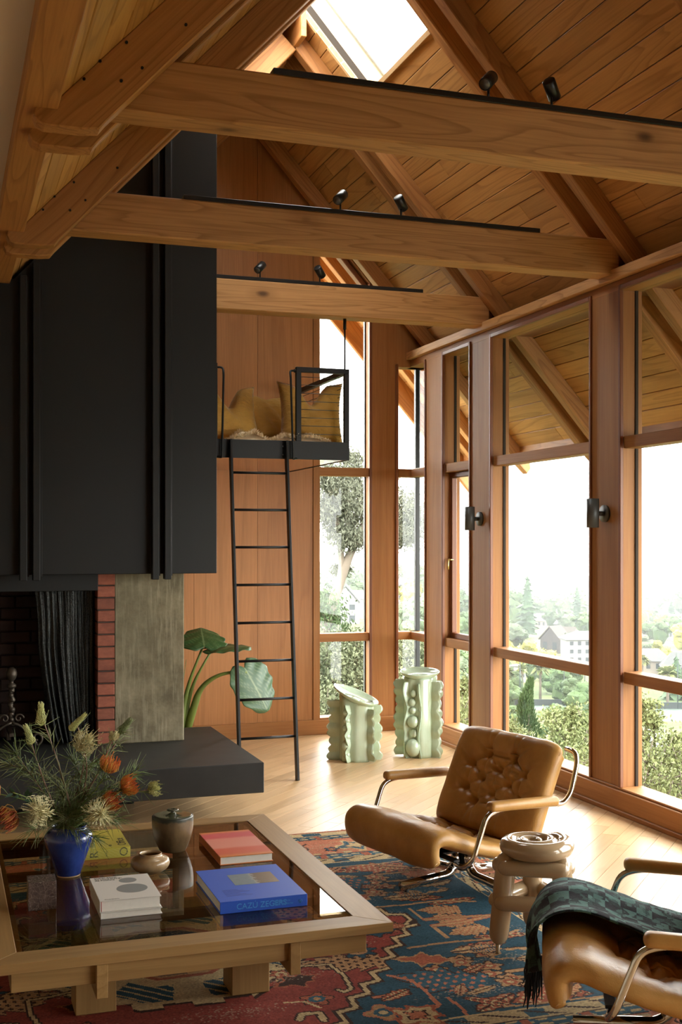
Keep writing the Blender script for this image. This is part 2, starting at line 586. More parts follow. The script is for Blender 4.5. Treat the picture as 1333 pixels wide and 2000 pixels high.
box('glazing_strip', (AX1 - .012, gy - .02, .14), (AX1 - .002, gy + .01, 4.1), M['frame_dark'], wn, 'z', 0)
# light fir jamb liner seen on the right of the tall window
# rake head trim following the roof
for nm, lo_, mt, dy in (('rake_trim', .06, 'cedar', 0), ('rake_trim', .135, 'cedar_dark', .03)):
    member(nm, (AX0 - .02, YB + .06 + dy, zund(AX0) + .17 - lo_), (AX1 + .04, YB + .06 + dy, zund(AX1 + .06) + .17 - lo_), .12 - dy, .045, M[mt], wall_b)

# ------------------------------------------------------------------ unseen sides of the room
wl = box('wall_left', (-3.6, -3.2, 0), (-3.5, YB + .15, 3.45), M['plaster']); tag(wl, kind='structure')
wf = tag(empty('wall_front', (0, -3.1, 0)), kind='structure')
box('panel', (-3.5, -3.2, 0), (4.2, -3.1, 3.5), M['cedar'], wf, 'z')
pts = [(.3, -3.15, 3.4), (4.4, -3.15, 3.4), (RX, -3.15, RZ + .3)]
bm_obj('gable', prism_bm(pts, (0, .05, 0)), M['cedar'], wf)
bl = box('wall_back_left', (-3.5, YB, 0), (.30, YB + .1, 3.45), M['plaster']); tag(bl, kind='structure')

# ------------------------------------------------------------------ ceilings
fc = box('ceiling_flat', (-3.6, -3.2, 3.41), (.30, YB + .1, 3.48), M['plaster']); tag(fc, kind='structure')
eb = box('trim_1', (.288, -3.2, 3.325), (.425, YB, 3.49), M['fir_rafter'], axis='y'); tag(eb, kind='structure')

SKX, SKY0, SKY1 = 0.44, 6.88, 8.08     # ridge skylight: half width, y range
ceil = tag(empty('ceiling', (RX, 4.0, RZ)), kind='structure')
def deck_boards(side):
    s = 1 if side == 'R' else -1
    TAN, COSP, SINP = pitch(s)
    lift = DR if side == 'R' else DL
    xend = XE if side == 'R' else XL_EDGE - .08
    slope_len = abs(xend - RX) / COSP
    wdt = 0.1385
    n = int(math.ceil(slope_len / wdt))
    th = .035
    dirv = Vector((s * COSP, 0, -SINP))
    nrm = Vector((s * SINP, 0, COSP))
    ridge = Vector((RX, 0, RZ + lift))
    for i in range(n):
        d0, d1 = i * wdt + .002, min((i + 1) * wdt, slope_len) - .002
        hor = (i + .5) * wdt * COSP
        cuts = [-3.15, YB + 1.05] if side == 'R' else [-3.15, YB + 1.05]
        spans = [tuple(cuts)]
        if (i + 1) * wdt <= math.ceil(SKX / COSP / wdt) * wdt + 1e-6:
            spans = [(cuts[0], SKY0), (SKY1, cuts[1])]
        segs = []
        for a, b in spans:
            y = a
            while y < b - .05:
                L = random.choice([3.72, 5.58, 4.65, 7.44])
                y2 = min(b, y + L + random.choice([0, .2, -.2]))
                if b - y2 < .6: y2 = b
                segs.append((y, y2)); y = y2
        for a, b in segs:
            if b < 2.2: continue
            dz = random.uniform(-.0015, .0015)
            c = ridge + dirv * ((d0 + d1) / 2) + nrm * (th / 2 + dz) + Vector((0, (a + b) / 2, 0))
            R = Matrix((Vector((0, 1, 0)), dirv, Vector((0, 1, 0)).cross(dirv))).transposed()
            bm = bmesh.new()
            bm_box(bm, (0, 0, 0), (b - a - .002, d1 - d0, th), bevel=.0035)
            bm_obj('plank', bm, M['fir_deck'], ceil, matrix=Matrix.Translation(c) @ R.to_4x4())
    # roofing over the boards (dark joints between them) in slabs that leave the skylight free
    def slab(da, db, ya, yb):
        c = ridge + dirv * ((da + db) / 2) + nrm * (th + .03) + Vector((0, (ya + yb) / 2, 0))
        R = Matrix((Vector((0, 1, 0)), dirv, Vector((0, 1, 0)).cross(dirv))).transposed()
        bm = bmesh.new()
        bm_box(bm, (0, 0, 0), (yb - ya, db - da, .05))
        bm_obj('roofing', bm, M['gap'], ceil, matrix=Matrix.Translation(c) @ R.to_4x4())
    k = math.ceil(SKX / COSP / wdt) * wdt
    slab(k, slope_len, -3.2, YB + 1.1)
    slab(-.05, k, -3.2, SKY0)
    slab(-.05, k, SKY1, YB + 1.1)
    # boards nearer than y=2.2 are never in view: one plain slab of the same timber
    c = ridge + dirv * (slope_len / 2) + nrm * (th / 2) + Vector((0, -.45, 0))
    R = Matrix((Vector((0, 1, 0)), dirv, Vector((0, 1, 0)).cross(dirv))).transposed()
    bm = bmesh.new(); bm_box(bm, (0, 0, 0), (5.5, slope_len, th * .6))
    bm_obj('decking_behind', bm, M['fir_deck'], ceil, matrix=Matrix.Translation(c + nrm * .01) @ R.to_4x4())
    return k * COSP
kx = deck_boards('R'); deck_boards('L')
# close the sliver between the two decks at the ridge (their lifts differ)
box('ridge_board', (RX - .02, 2.0, RZ + .02), (RX + .02, SKY0, RZ + .36), M['fir_rafter'], ceil, 'y')
box('ridge_board', (RX - .02, SKY1, RZ + .02), (RX + .02, YB + 1.0, RZ + .36), M['fir_rafter'], ceil, 'y')
# skylight curb and glass
sky_ = tag(empty('window_%d' % (wi + 2), (RX, 7.5, RZ + .4)), kind='structure')
ch = .20
for s, lift in ((1, DR), (-1, DL)):
    TAN, COSP, SINP = pitch(s)
    dirv = Vector((s * COSP, 0, -SINP)); nrm = Vector((s * SINP, 0, COSP))
    e = Vector((RX, 0, RZ + lift)) + dirv * (kx / COSP)
    R = Matrix((Vector((0, 1, 0)), dirv, Vector((0, 1, 0)).cross(dirv))).transposed().to_4x4()
    bm = bmesh.new(); bm_box(bm, (0, 0, 0), (SKY1 - SKY0 + .1, .03, ch + .05))
    bm_obj('curb', bm, M['shaft'], sky_, matrix=Matrix.Translation(e + nrm * (ch / 2) + dirv * .017 + Vector((0, (SKY0 + SKY1) / 2, 0))) @ R)
    for yy in (SKY0 - .017, SKY1 + .017):
        pts = [e, e + nrm * (ch + .03), Vector((RX, 0, RZ + lift + (ch + .03) / COSP)), Vector((RX, 0, RZ + lift))]
        pts = [p + Vector((0, yy - .015, 0)) for p in pts]
        bm_obj('curb', prism_bm(pts, (0, .03, 0)), M['shaft'], sky_)
        a = e + nrm * (ch + .02); b = Vector((RX, 0, RZ + lift + (ch + .02) / COSP))
        member('flashing', a + Vector((0, yy - .02 * (1 if yy > 7.5 else -1), 0)), b + Vector((0, yy - .02 * (1 if yy > 7.5 else -1), 0)), .05, .02, M['gasket'], sky_)
    c = e + nrm * (ch + .03)
    top = Vector((RX, 0, RZ + lift + (ch + .03) / COSP))
    pts = [c + Vector((0, SKY0, 0)), c + Vector((0, SKY1, 0)), top + Vector((0, SKY1, 0)), top + Vector((0, SKY0, 0))]
    bm_obj('pane', prism_bm(pts, nrm * .008), M['glass'], sky_)

# ------------------------------------------------------------------ timber frame
def tail_pts_left(z_cut, x_tip, depth):
    pass
def rafter(side, y0, y1, tie):
    """one member of a rafter pair in the slab y0..y1"""
    s = 1 if side == 'R' else -1
    TAN, COSP, SINP = pitch(s)
    lift = (DR if side == 'R' else DL) + .002
    P = []
    if side == 'R':
        xt = 5.13
        zt = zund(xt)
        under = [(RX, RZ), (xt - .10, zund(xt - .10) - 0.0)]
        # squarely cut, slightly rounded tail beyond the eave
        tip = [(xt, zund(xt) + .015), (xt + .035, zund(xt) + .06), (xt + .03, zund(xt) + .12)]
        top = [(XE - .02, zund(XE - .02) + lift), (RX, RZ + lift)]
        P = under + tip + top
    else:
        xt = .335
        zc = 3.262                       # level cut of the tail
        xk = RX - (RZ - zc) / TAN        # where underside meets the level cut
        k = .05
        P = [(RX, RZ), (xk + k * .8, zund(xk + k * .8)), (xk + k * .25, zc + .008), (xk - k, zc), (xt + .04, zc), (xt + .012, zc + .012), (xt, zc + .04), (xt + .01, zc + .075)]
        P += [(xt + .065, zund(xt + .065) + lift), (RX, RZ + lift)]
    c = Vector((RX + s * 1.0, (y0 + y1) / 2, RZ - TAN))
    dirv = Vector((s * COSP, 0, -SINP))
    yv = Vector((0, 1, 0))
    R = Matrix((dirv, yv, dirv.cross(yv))).transposed().to_4x4()
    T = Matrix.Translation(c) @ R
    Ti = T.inverted()
    bm = prism_bm([Ti @ Vector((x, y0, z)) for x, z in P], Ti.to_3x3() @ Vector((0, y1 - y0, 0)))
    es = [e for e in bm.edges if abs((e.verts[0].co - e.verts[1].co).normalized().y) < .5]
    bmesh.ops.bevel(bm, geom=es, offset=.005, segments=1, affect='EDGES')
    return bm_obj('rafter', bm, M['fir_rafter'], tie, matrix=T)

ORD = ['nearest', 'second', 'third']
names_tie = [(TIE_Y[1], 'fir roof truss nearest the camera, its tie beam crossing the top of the picture'),
             (TIE_Y[2], 'middle fir roof truss with a swirling-grain tie beam below the nearest one'),
             (TIE_Y[3], 'farthest fir roof truss, its tie beam passing just above the loft railing')]
TW, RW = .15, .09
for yf, lab in names_tie:
    t = empty('roof_truss', (RX, yf, 3.38))
    tag(t, lab, 'truss', 'fir roof trusses', 'thing')
    x0 = .60 if yf < 8 else 1.70
    box('tie_beam', (x0, yf, 3.38), (XW + .02, yf + TW, 3.605), M['fir_beam'], t, 'x', .008)
    for side in 'LR':
        if side == 'L' and yf > 8: continue
        for ya in (yf - RW, yf + TW): rafter(side, ya, ya + RW, t)
    TAN, COSP, SINP = pitch(-1)
    if yf > 8:    # the left pair stops against the chimney: upper lengths only
        for ya in (yf - RW, yf + TW):
            a = Vector((1.72, ya + RW / 2, zund(1.72))); b = Vector((RX, ya + RW / 2, RZ))
            nrm = Vector((-SINP, 0, COSP))
            member('rafter', a + nrm * .085, b + nrm * .085, RW, .17, M['fir_rafter'], t, up=(-SINP, 0, COSP))
    # bolts through the left joint
    if yf < 8:
        for bx, bz in ((.56, 3.46), (.62, 3.535), (.72, 3.62), (.70, 3.47), (.78, 3.53), (.95, 3.72)):
            bm = bmesh.new()
            bmesh.ops.create_cone(bm, cap_ends=True, segments=8, radius1=.006, radius2=.006, depth=.008, matrix=Matrix.Translation((bx - .04, yf - RW - .002, bz - .01)) @ Matrix.Rotation(PI / 2, 4, 'X'))
            bm_obj('bolt', bm, M['black_steel'], t)
# rafter pairs without a tie: against the gable, outside under the overhang, and behind the camera
for yf, lab in ((YB - .20, 'single fir rafter lying against the inside of the back gable wall'),
                (10.30, 'weathered rafter pair outside the gable, seen through the corner window')):
    t = tag(empty('gable_rafter', (RX, yf, 3.6)), lab, 'rafter', kind='thing')
    TAN, COSP, SINP = pitch(-1)
    if yf < YB:
        rafter('R', yf, yf + RW, t)
        a = Vector((1.74, yf + RW / 2, zund(1.74))); b = Vector((RX, yf + RW / 2, RZ)); nrm = Vector((-SINP, 0, COSP))
        member('rafter', a + nrm * .085, b + nrm * .085, RW, .17, M['fir_rafter'], t, up=(-SINP, 0, COSP))
    else:
        for ya in (yf, yf + TW + RW): rafter('R', ya, ya + RW, t)
TAN, COSP, SINP = pitch(1)
# barge board at the outer edge of the roof
bb = member('trim_2', (RX, YB + 1.05, RZ + .05), (5.25, YB + 1.05, zund(5.25) + .05), .05, .22, M['fir_rafter'], up=(SINP, 0, COSP)); tag(bb, kind='structure')
fb = box('trim_3', (XE - .02, -3.1, zund(XE) + .06), (XE + .025, YB + 1.05, zund(XE) + .24), M['fir_rafter'], axis='y'); tag(fb, kind='structure')
# ------------------------------------------------------------------ fireplace
def concrete_mat():
    t = NT('board_formed_concrete')
    v = t.coord('Object', (1, 1, 1))
    st = t.noise(t.coord('Object', (.8, 9, 9)), 5, 5, .65)
    bl = t.noise(v, 6, 6, .7)
    c = t.ramp(bl, [(.30, (.095, .078, .042)), (.52, (.175, .145, .085)), (.75, (.27, .23, .145))])
    c = t.mix(t.ramp(st, [(.50, 0.0), (.68, .55)]), c, (.36, .32, .22))
    c = t.mix(t.ramp(t.noise(v, 2.2, 3), [(.45, 0.0), (.7, .5)]), c, (.11, .10, .06))
    t.set(Base_Color=c, Roughness=.85)
    t.bump(bl, .35, .01)
    return t.m
M['concrete'] = concrete_mat()
def brick_mat(name, a, b, soot):
    t = NT(name)
    n = t.noise(t.coord('Object', (1, 1, 2), rand=41.), 14, 5, .65)
    c = t.ramp(n, [(.3, a), (.7, b)])
    c = t.mix(t.val('MULTIPLY', t.noise(t.coord('Object', rand=9.), 4, 3), soot), c, (.03, .015, .01))
    hs = t.n('ShaderNodeHueSaturation')
    t.l(t.val('ADD', t.val('MULTIPLY', t.rand(), .5), .75), hs.inputs['Value']); t.l(c, hs.inputs['Color'])
    t.set(Base_Color=hs.outputs[0], Roughness=.75)
    t.bump(n, .4, .006)
    return t.m
M['brick'] = brick_mat('red_firebrick', (.22, .055, .030), (.36, .11, .058), .4)
M['brick_soot'] = brick_mat('sooty_firebrick', (.020, .008, .006), (.036, .014, .010), .6)
M['mortar'] = plain('dark_mortar', (.05, .035, .028), .95)

HX, HY, HZ = 1.753, 7.72, 1.49      # hood: right edge, front face, lower edge
hood = empty('fireplace_hood', (.4, HY, HZ))
tag(hood, 'tall black steel chimney hood with vertical ribs above the hearth', 'chimney hood', kind='thing')
pts = [(-.9, HY, HZ), (HX, HY, HZ), (HX, HY, zund(HX) + .22), (.45, HY, zund(.45) + .22), (.36, HY, 3.35), (-.9, HY, 3.40)]
bm = prism_bm(pts, (0, .62, 0))
bmesh.ops.bevel(bm, geom=[e for e in bm.edges if e.calc_length() > .5], offset=.003, segments=1, affect='EDGES')
bm_obj('shell', bm, M['hood'], hood)
for x0 in (.48, .56, 1.312, 1.392):
    zt = min(zund(x0) + .20, 5)
    b_ = box('rib', (x0, HY - .075, HZ - .035), (x0 + .043, HY - .002, zt), M['hood'], hood, 'z', .003)
    # return flange that makes the channel
    box('flange', (x0 + .043, HY - .02, HZ - .012), (x0 + .06, HY - .003, zt), M['black_steel'], b_, 'z', .001)

hearth = tag(empty('hearth', (.3, 7.7, 0)), 'low black slate hearth slab floating above the oak floor', 'hearth', kind='thing')
box('slab', (-1.4, 7.0, .165), (1.885, 8.5, .35), M['slate'], hearth, 'x', .004)
box('plinth', (-1.2, 7.7, 0), (1.2, 8.4, .165), M['black_steel'], hearth, 'x', .003)

pier = tag(box('concrete_pier', (1.11, 7.95, .35), (1.578, 8.5, HZ + .02), M['concrete'], None, 'z', .006), 'weathered board-formed concrete pier standing on the hearth slab', 'pier', kind='thing')

fbx = tag(empty('firebox', (.2, 8.0, .35)), 'sooty brick firebox with one red brick jamb beside the pier', 'fireplace', kind='thing')
jamb = box('mortar', (1.0, 7.96, .35), (1.11, 8.46, HZ), M['mortar'], fbx, 'z', 0)
nb = 14
bh = (HZ - .35) / nb
bm = bmesh.new(); bm_box(bm, (0, 0, 0), (.114, .20, bh - .009), bevel=.004); me_b = bpy.data.meshes.new('brick'); bm.to_mesh(me_b); bm.free()
bm = bmesh.new(); bm_box(bm, (0, 0, 0), (.195, .06, bh - .009), bevel=.004); me_b2 = bpy.data.meshes.new('brick'); bm.to_mesh(me_b2); bm.free()
for i in range(nb):
    z = .35 + (i + .5) * bh
    mesh_obj('brick', me_b, M['brick'], fbx, matrix=Matrix.Translation((1.053 + random.uniform(-.003, .003), 8.05 + random.uniform(-.004, .004), z)))
    for k in range(8):
        x = -.52 + k * .204 + (.102 if i % 2 else 0)
        if x > .93: continue
        mesh_obj('brick', me_b2, M['brick_soot'], fbx, matrix=Matrix.Translation((x, 8.47 + random.uniform(-.004, .004), z)))
box('mortar', (-.7, 8.475, .35), (1.0, 8.52, HZ), M['mortar'], fbx, 'z', 0)
box('side_wall', (-.75, 7.96, .35), (-.62, 8.5, HZ), M['brick_soot'], fbx, 'z', 0)
box('lintel', (-.75, 7.945, 1.375), (1.0, 8.02, HZ), M['hood'], fbx, 'x', .003)
box('smoke_shelf', (-.7, 8.02, 1.46), (1.0, 8.5, HZ), M['brick_soot'], fbx, 'x', 0)

# chain mesh fire curtain, gathered to the right
def chain_mat():
    t = NT('black_chain_mesh')
    v = t.coord('Object', (1, 1, 1))
    wv = t.n('ShaderNodeTexVoronoi'); wv.inputs['Scale'].default_value = 110
    t.l(v, wv.inputs['Vector'])
    c = t.ramp(wv.outputs['Distance'], [(.2, (.006, .0065, .006)), (.6, (.036, .038, .035))])
    t.set(Base_Color=c, Roughness=.45, Metallic=.5)
    t.bump(wv.outputs['Distance'], .6, .004)
    return t.m
NU, NV = 150, 50
V, F = [], []
for j in range(NV + 1):
    v = j / NV                      # 0 top .. 1 bottom
    left = .60 + .04 * math.sin(v * 3) * (1 - v) + .25 * max(0, v - .35) ** 1.35
    right = .985
    for i in range(NU + 1):
        u = i / NU
        x = left + (right - left) * u
        ph = u * 2 * PI * 9 + 1.2 * math.sin(3 * u + v)
        amp = .026 * (0.6 + .4 * math.sin(7 * u)) * (.5 + .7 * v)
        y = 8.06 + amp * math.sin(ph) + .008 * math.sin(2.3 * ph + 4 * v)
        V.append((x + .010 * math.sin(ph * 2), y, 1.385 - v * (1.385 - .36)))
for j in range(NV):
    for i in range(NU):
        a = j * (NU + 1) + i
        F.append((a, a + 1, a + NU + 2, a + NU + 1))
cur = pydata('fire_screen', V, F, chain_mat(), smooth=True)
sm = cur.modifiers.new('thickness', 'SOLIDIFY'); sm.thickness = .003
tag(cur, 'black chain mesh fire screen gathered beside the brick jamb', 'fire screen')

# andiron
M['iron'] = plain('forged_iron', (.07, .055, .04), .5, .7, .3, scale=30)
an = tag(empty('andiron', (.45, 8.02, .35)), 'wrought iron andiron with round finial and scrolled feet in the firebox', 'andiron')
mb = MB()
tw = []
for k in range(41):
    t_ = k / 40
    tw.append((.45 + .006 * math.sin(t_ * 22), 8.02 + .006 * math.cos(t_ * 22), .50 + .26 * t_))
mb.tube(tw, [.017 + .004 * math.sin(k * 1.3) for k in range(41)], 8)
mb.build('post', M['iron'], an)
mb = MB(); mb.add(*lathe_vf([(.012, .74), (.03, .75), (.03, .765), (.014, .775), (.014, .79), (.026, .80), (.036, .825), (.036, .845), (.026, .868), (.004, .88)], 20, (.45, 8.02, 0)))
mb.build('finial', M['iron'], an)
for s in (-1, 1):
    mb = MB()
    path = [(.45, 8.0, .52), (.45 + s * .05, 8.0, .50), (.45 + s * .11, 8.0, .45), (.45 + s * .15, 8.0, .39)]
    for k in range(22):
        a = -PI / 2 + k * .32
        r = .045 * (1 - k / 26)
        path.append((.45 + s * (.16 + r * math.cos(a) * .9), 8.0, .41 + r * math.sin(a)))
    mb.tube(fillet(path[:4], .05, 4) + path[4:], .0085, 8)
    mb.build('foot_scroll', M['iron'], an)
    mb = MB(); path = []
    for k in range(24):
        a = k * .3; r = .032 * (1 - k / 28)
        path.append((.45 + s * (.045 + r * math.cos(a)), 8.0, .545 + r * math.sin(a)))
    mb.tube(path, .006, 6); mb.build('scroll', M['iron'], an)
box('log_bar', (.435, 8.03, .42), (.465, 8.36, .445), M['iron'], an, 'y', .003)
box('log_bar_foot', (.435, 8.33, .35), (.465, 8.36, .42), M['iron'], an, 'z', .003)

# ------------------------------------------------------------------ loft
LX, LY0, LZ = 2.92, 8.385, 2.31
M['loft_under'] = wood('polished_loft_soffit', (.22, .08, .025), (.40, .165, .055), (.46, .20, .07), .09, .7, 6, False, 0, .3, .2, stretch=.06, spec=.9, bump=0)
loft = tag(empty('loft', (2.0, 9.2, LZ)), 'small black steel sleeping loft hung beneath the farthest truss', 'loft', kind='thing')
box('soffit', (1.0, LY0 + .01, LZ + .004), (LX - .01, YB - .01, LZ + .02), M['loft_under'], loft, 'x', 0)
box('fascia', (1.0, LY0, LZ), (LX, LY0 + .012, LZ + .135), M['black_steel'], loft, 'x', .001)
box('fascia', (LX - .012, LY0 + .012, LZ), (LX, YB - .003, LZ + .135), M['black_steel'], loft, 'y', .001)
box('deck', (1.0, LY0 + .012, LZ + .09), (LX - .012, YB - .003, LZ + .125), M['cedar'], loft, 'x', 0)
RZT = 2.995
rail = tag(empty('railing', (2.72, LY0, LZ + .13)), 'black steel loft railing with thin horizontal cables', 'railing', kind='thing')
S = .038
px0, px1, py = 2.505, LX, LY0
for x in (px0, px1 - S): box('post', (x, py, LZ + .135), (x + S, py + S, RZT - S), M['black_steel'], rail, 'z', .002)
box('top_rail', (px0, py, RZT - S), (px1, py + S, RZT), M['black_steel'], rail, 'x', .002)
box('top_rail', (px1 - S, py + S, RZT - S), (px1, YB - .003, RZT), M['black_steel'], rail, 'y', .002)
box('post', (px1 - S, YB - .003 - S, LZ + .135), (px1, YB - .003, RZT - S), M['black_steel'], rail, 'z', .002)
M['cable'] = plain('steel_cable', (.10, .10, .095), .35, .8)
for k in range(8):
    z = LZ + .19 + k * .0605
    MB().tube([(px0 + S * .5, py + S / 2, z), (px1 - S / 2, py + S / 2, z)], .0026, 6).build('cable', M['cable'], rail)
    MB().tube([(px1 - S / 2, py + S / 2, z), (px1 - S / 2, YB - .02, z)], .0026, 6).build('cable', M['cable'], rail)
rod = tag(empty('hanger_rod', (LX - .02, 8.435, LZ + .13)), 'thin dark rod hanging the loft corner from the farthest tie beam', 'rod')
MB().tube([(LX - .02, 8.435, LZ + .137), (LX - .02, 8.435, 3.345)], .0075, 10).build('shaft', M['black_steel'], rod)
MB().tube([(LX - .02, 8.435, 3.30), (LX - .02, 8.435, 3.38)], .013, 10).build('sleeve', M['black_steel'], rod)

lad = tag(empty('ladder', (2.2, 8.08, 0)), 'black steel ladder leaning against the front of the loft', 'ladder')
def lrail(x):
    R0, R1 = Vector((x, 8.075, 0.0)), Vector((x, 8.365, 2.44))
    return member('side_rail', R0 + Vector((0, 0, .0)), R1, .018, .055, M['black_steel'], lad, up=(0, 1, 0), bevel=.002)
for x in (2.0, 2.42): lrail(x)
for k in range(8):
    z = .31 + k * .27
    y = 8.075 + (8.365 - 8.075) * z / 2.44
    MB().tube([(2.008, y, z), (2.412, y, z)], .0095, 10).build('rung', M['black_steel'], lad)
for z in (2.34, 2.40):
    for x in (2.42,):
        bm = bmesh.new()
        bmesh.ops.create_uvsphere(bm, u_segments=8, v_segments=6, radius=.006, matrix=Matrix.Translation((x - .02, LY0 - .001, z)))
        bm_obj('bolt', bm, M['cable'], lad)
for x, s, lab in ((2.505, -1, 'black grab bar bent down in front of the loft, right of the ladder'), (1.90, 1, 'black grab bar bent down in front of the loft, left of the ladder')):
    g = tag(empty('grab_bar', (x, LY0, LZ)), lab, 'grab bar', 'loft grab bars')
    zt = RZT - .03
    p = [(x, LY0 + .02, zt), (x + s * .05, LY0 + .005, zt), (x + s * .05, LY0 - .02, zt - .05), (x + s * .035, LY0 - .03, LZ + .02), (x + s * .035, LY0 - .03, LZ + .0), (x + s * .0, LY0 - .002, LZ + .005)]
    MB().tube(fillet(p, .03, 5), .008, 10).build('tube', M['black_steel'], g)
    MB().tube([(x + s * .0, LY0 + .018, zt), (x + s * .012, LY0 + .015, zt)], .013, 10).build('collar', M['black_steel'], g)
box('post', (1.88, LY0 + .002, LZ + .135), (1.88 + .03, LY0 + .03, RZT), M['black_steel'], rail, 'z', .002)

# pillows
def velvet(name, col):
    t = NT(name)
    n = t.noise(t.coord('Object'), 16, 3)
    c = t.mix(n, tuple(x * .75 for x in col), tuple(x * 1.2 for x in col))
    t.set(Base_Color=c, Roughness=.8)
    t.b.inputs['Sheen Weight'].default_value = .4
    t.b.inputs['Sheen Roughness'].default_value = .4
    t.bump(t.noise(t.coord('Object', (1, 1, 2.5)), 9, 4, .6, .6), .5, .03)
    return t.m
M['mustard'] = velvet('mustard_velvet', (.46, .25, .042))
def pillow(name, loc, rz, tilt, size, chop, lab, grp, seed):
    n = 26
    V, F = [], []
    rnd = random.Random(seed)
    for sgn in (1, -1):
        for j in range(n + 1):
            for i in range(n + 1):
                u, v = -1 + 2 * i / n, -1 + 2 * j / n
                # pinched sides, pointed corners
                x = u * (1 - .13 * (1 - v * v) ** .9) * size / 2
                z = v * (1 - .12 * (1 - u * u) ** .9) * size / 2
                if v > -.3:
                    z -= chop * size * math.exp(-(u / .30) ** 2) * ((v + .3) / 1.3) ** 1.3
                th = .17 * size * (1 - u ** 4) ** .6 * (1 - v ** 4) ** .6 * (1.25 - .45 * v)
                th *= 1 - .5 * chop * math.exp(-(u / .25) ** 2) * max(0, v)
                wr_ = .006 * math.sin(9 * u + 5 * v + seed) * (1 - u * u) * (1 - v * v)
                V.append((x, sgn * (th + wr_), z))
        for j in range(n):
            for i in range(n):
                a = j * (n + 1) + i + (0 if sgn == 1 else (n + 1) ** 2)
                q = (a, a + n + 1, a + n + 2, a + 1)
                F.append(q if sgn == 1 else q[::-1])
    T = Matrix.Translation(loc) @ Matrix.Rotation(rz, 4, 'Z') @ Matrix.Rotation(tilt, 4, 'X')
    bm = bmesh.new()
    me = bpy.data.meshes.new(name); me.from_pydata(V, [], F); bm.from_mesh(me)
    bmesh.ops.remove_doubles(bm, verts=bm.verts, dist=1e-5)
    bmesh.ops.recalc_face_normals(bm, faces=bm.faces)
    o = bm_obj(name, bm, M['mustard'], None, True, matrix=T)
    return tag(o, lab, 'pillow', grp)
gp = 'mustard pillows on the loft'
pz = LZ + .135
pillow('pillow', (2.70, 8.66, pz + .225), -.12, -.12, .52, .30, 'mustard velvet pillow behind the loft railing cables', gp, 1)
pillow('pillow', (2.46, 8.98, pz + .20), .45, -.30, .46, .04, 'mustard velvet pillow slumped in the middle of the loft row', gp, 2)
pillow('pillow', (2.08, 8.80, pz + .205), .22, -.22, .52, .32, 'mustard velvet pillow with a deep dent beside the left grab bar', gp, 3)
pillow('pillow', (1.86, 9.20, pz + .23), .15, -.25, .50, .15, 'mustard velvet pillow half hidden by the black hood', gp, 4)

# sheepskin throw: a low pelt with thousands of tufts
def fur(name, blobs, lab, mat, seed, n):
    r = random.Random(seed)
    mb = MB()
    for (x0, x1, y0, y1, zz) in blobs:
        for _ in range(n):
            x, y = r.uniform(x0, x1), r.uniform(y0, y1)
            ed = min((x - x0), (x1 - x), .1) / .1
            z = pz - .004 + zz * max(0, ed) * (.6 + .4 * math.sin(31 * x + 2) * math.cos(23 * y))
            a = r.uniform(0, 2 * PI); L = r.uniform(.02, .045); b = r.uniform(.3, 1.2)
            d = Vector((math.cos(a) * math.sin(b), math.sin(a) * math.sin(b) - .25, math.cos(b)))
            p = Vector((x, y, z)); q = p + d * L * .6; e = q + (d + Vector((0, 0, -.45))) * L * .5
            s = Vector((-math.sin(a), math.cos(a), 0)) * .0035
            mb.add([p - s, p + s, q + s * .8, q - s * .8, e], [(0, 1, 2, 3), (3, 2, 4)])
        # pelt underneath
        k = 14
        V = []; 
        for j in range(k + 1):
            for i in range(k + 1):
                x = x0 + (x1 - x0) * i / k; y = y0 + (y1 - y0) * j / k
                ed = min(min(x - x0, x1 - x), min(y - y0, y1 - y), .1) / .1
                V.append((x, y, pz + .0 + zz * max(0, ed) * .9))
        mb.add(V, [(j * (k + 1) + i, j * (k + 1) + i + 1, (j + 1) * (k + 1) + i + 1, (j + 1) * (k + 1) + i) for j in range(k) for i in range(k)])
    return tag(mb.build(name, mat, smooth=False), lab, 'throw')
M['fleece'] = plain('cream_fleece', (.78, .64, .44), .9, vary=.2, scale=40)
fur('sheepskin', [(2.02, 2.30, 8.40, 8.70, .075)], 'cream sheepskin spread on the loft edge left of the ladder top', M['fleece'], 3, 2600)
fur('sheepskin', [(2.32, 2.78, 8.40, 8.60, .05)], 'cream sheepskin spread on the loft edge under the right-hand pillow', M['fleece'], 4, 2800)

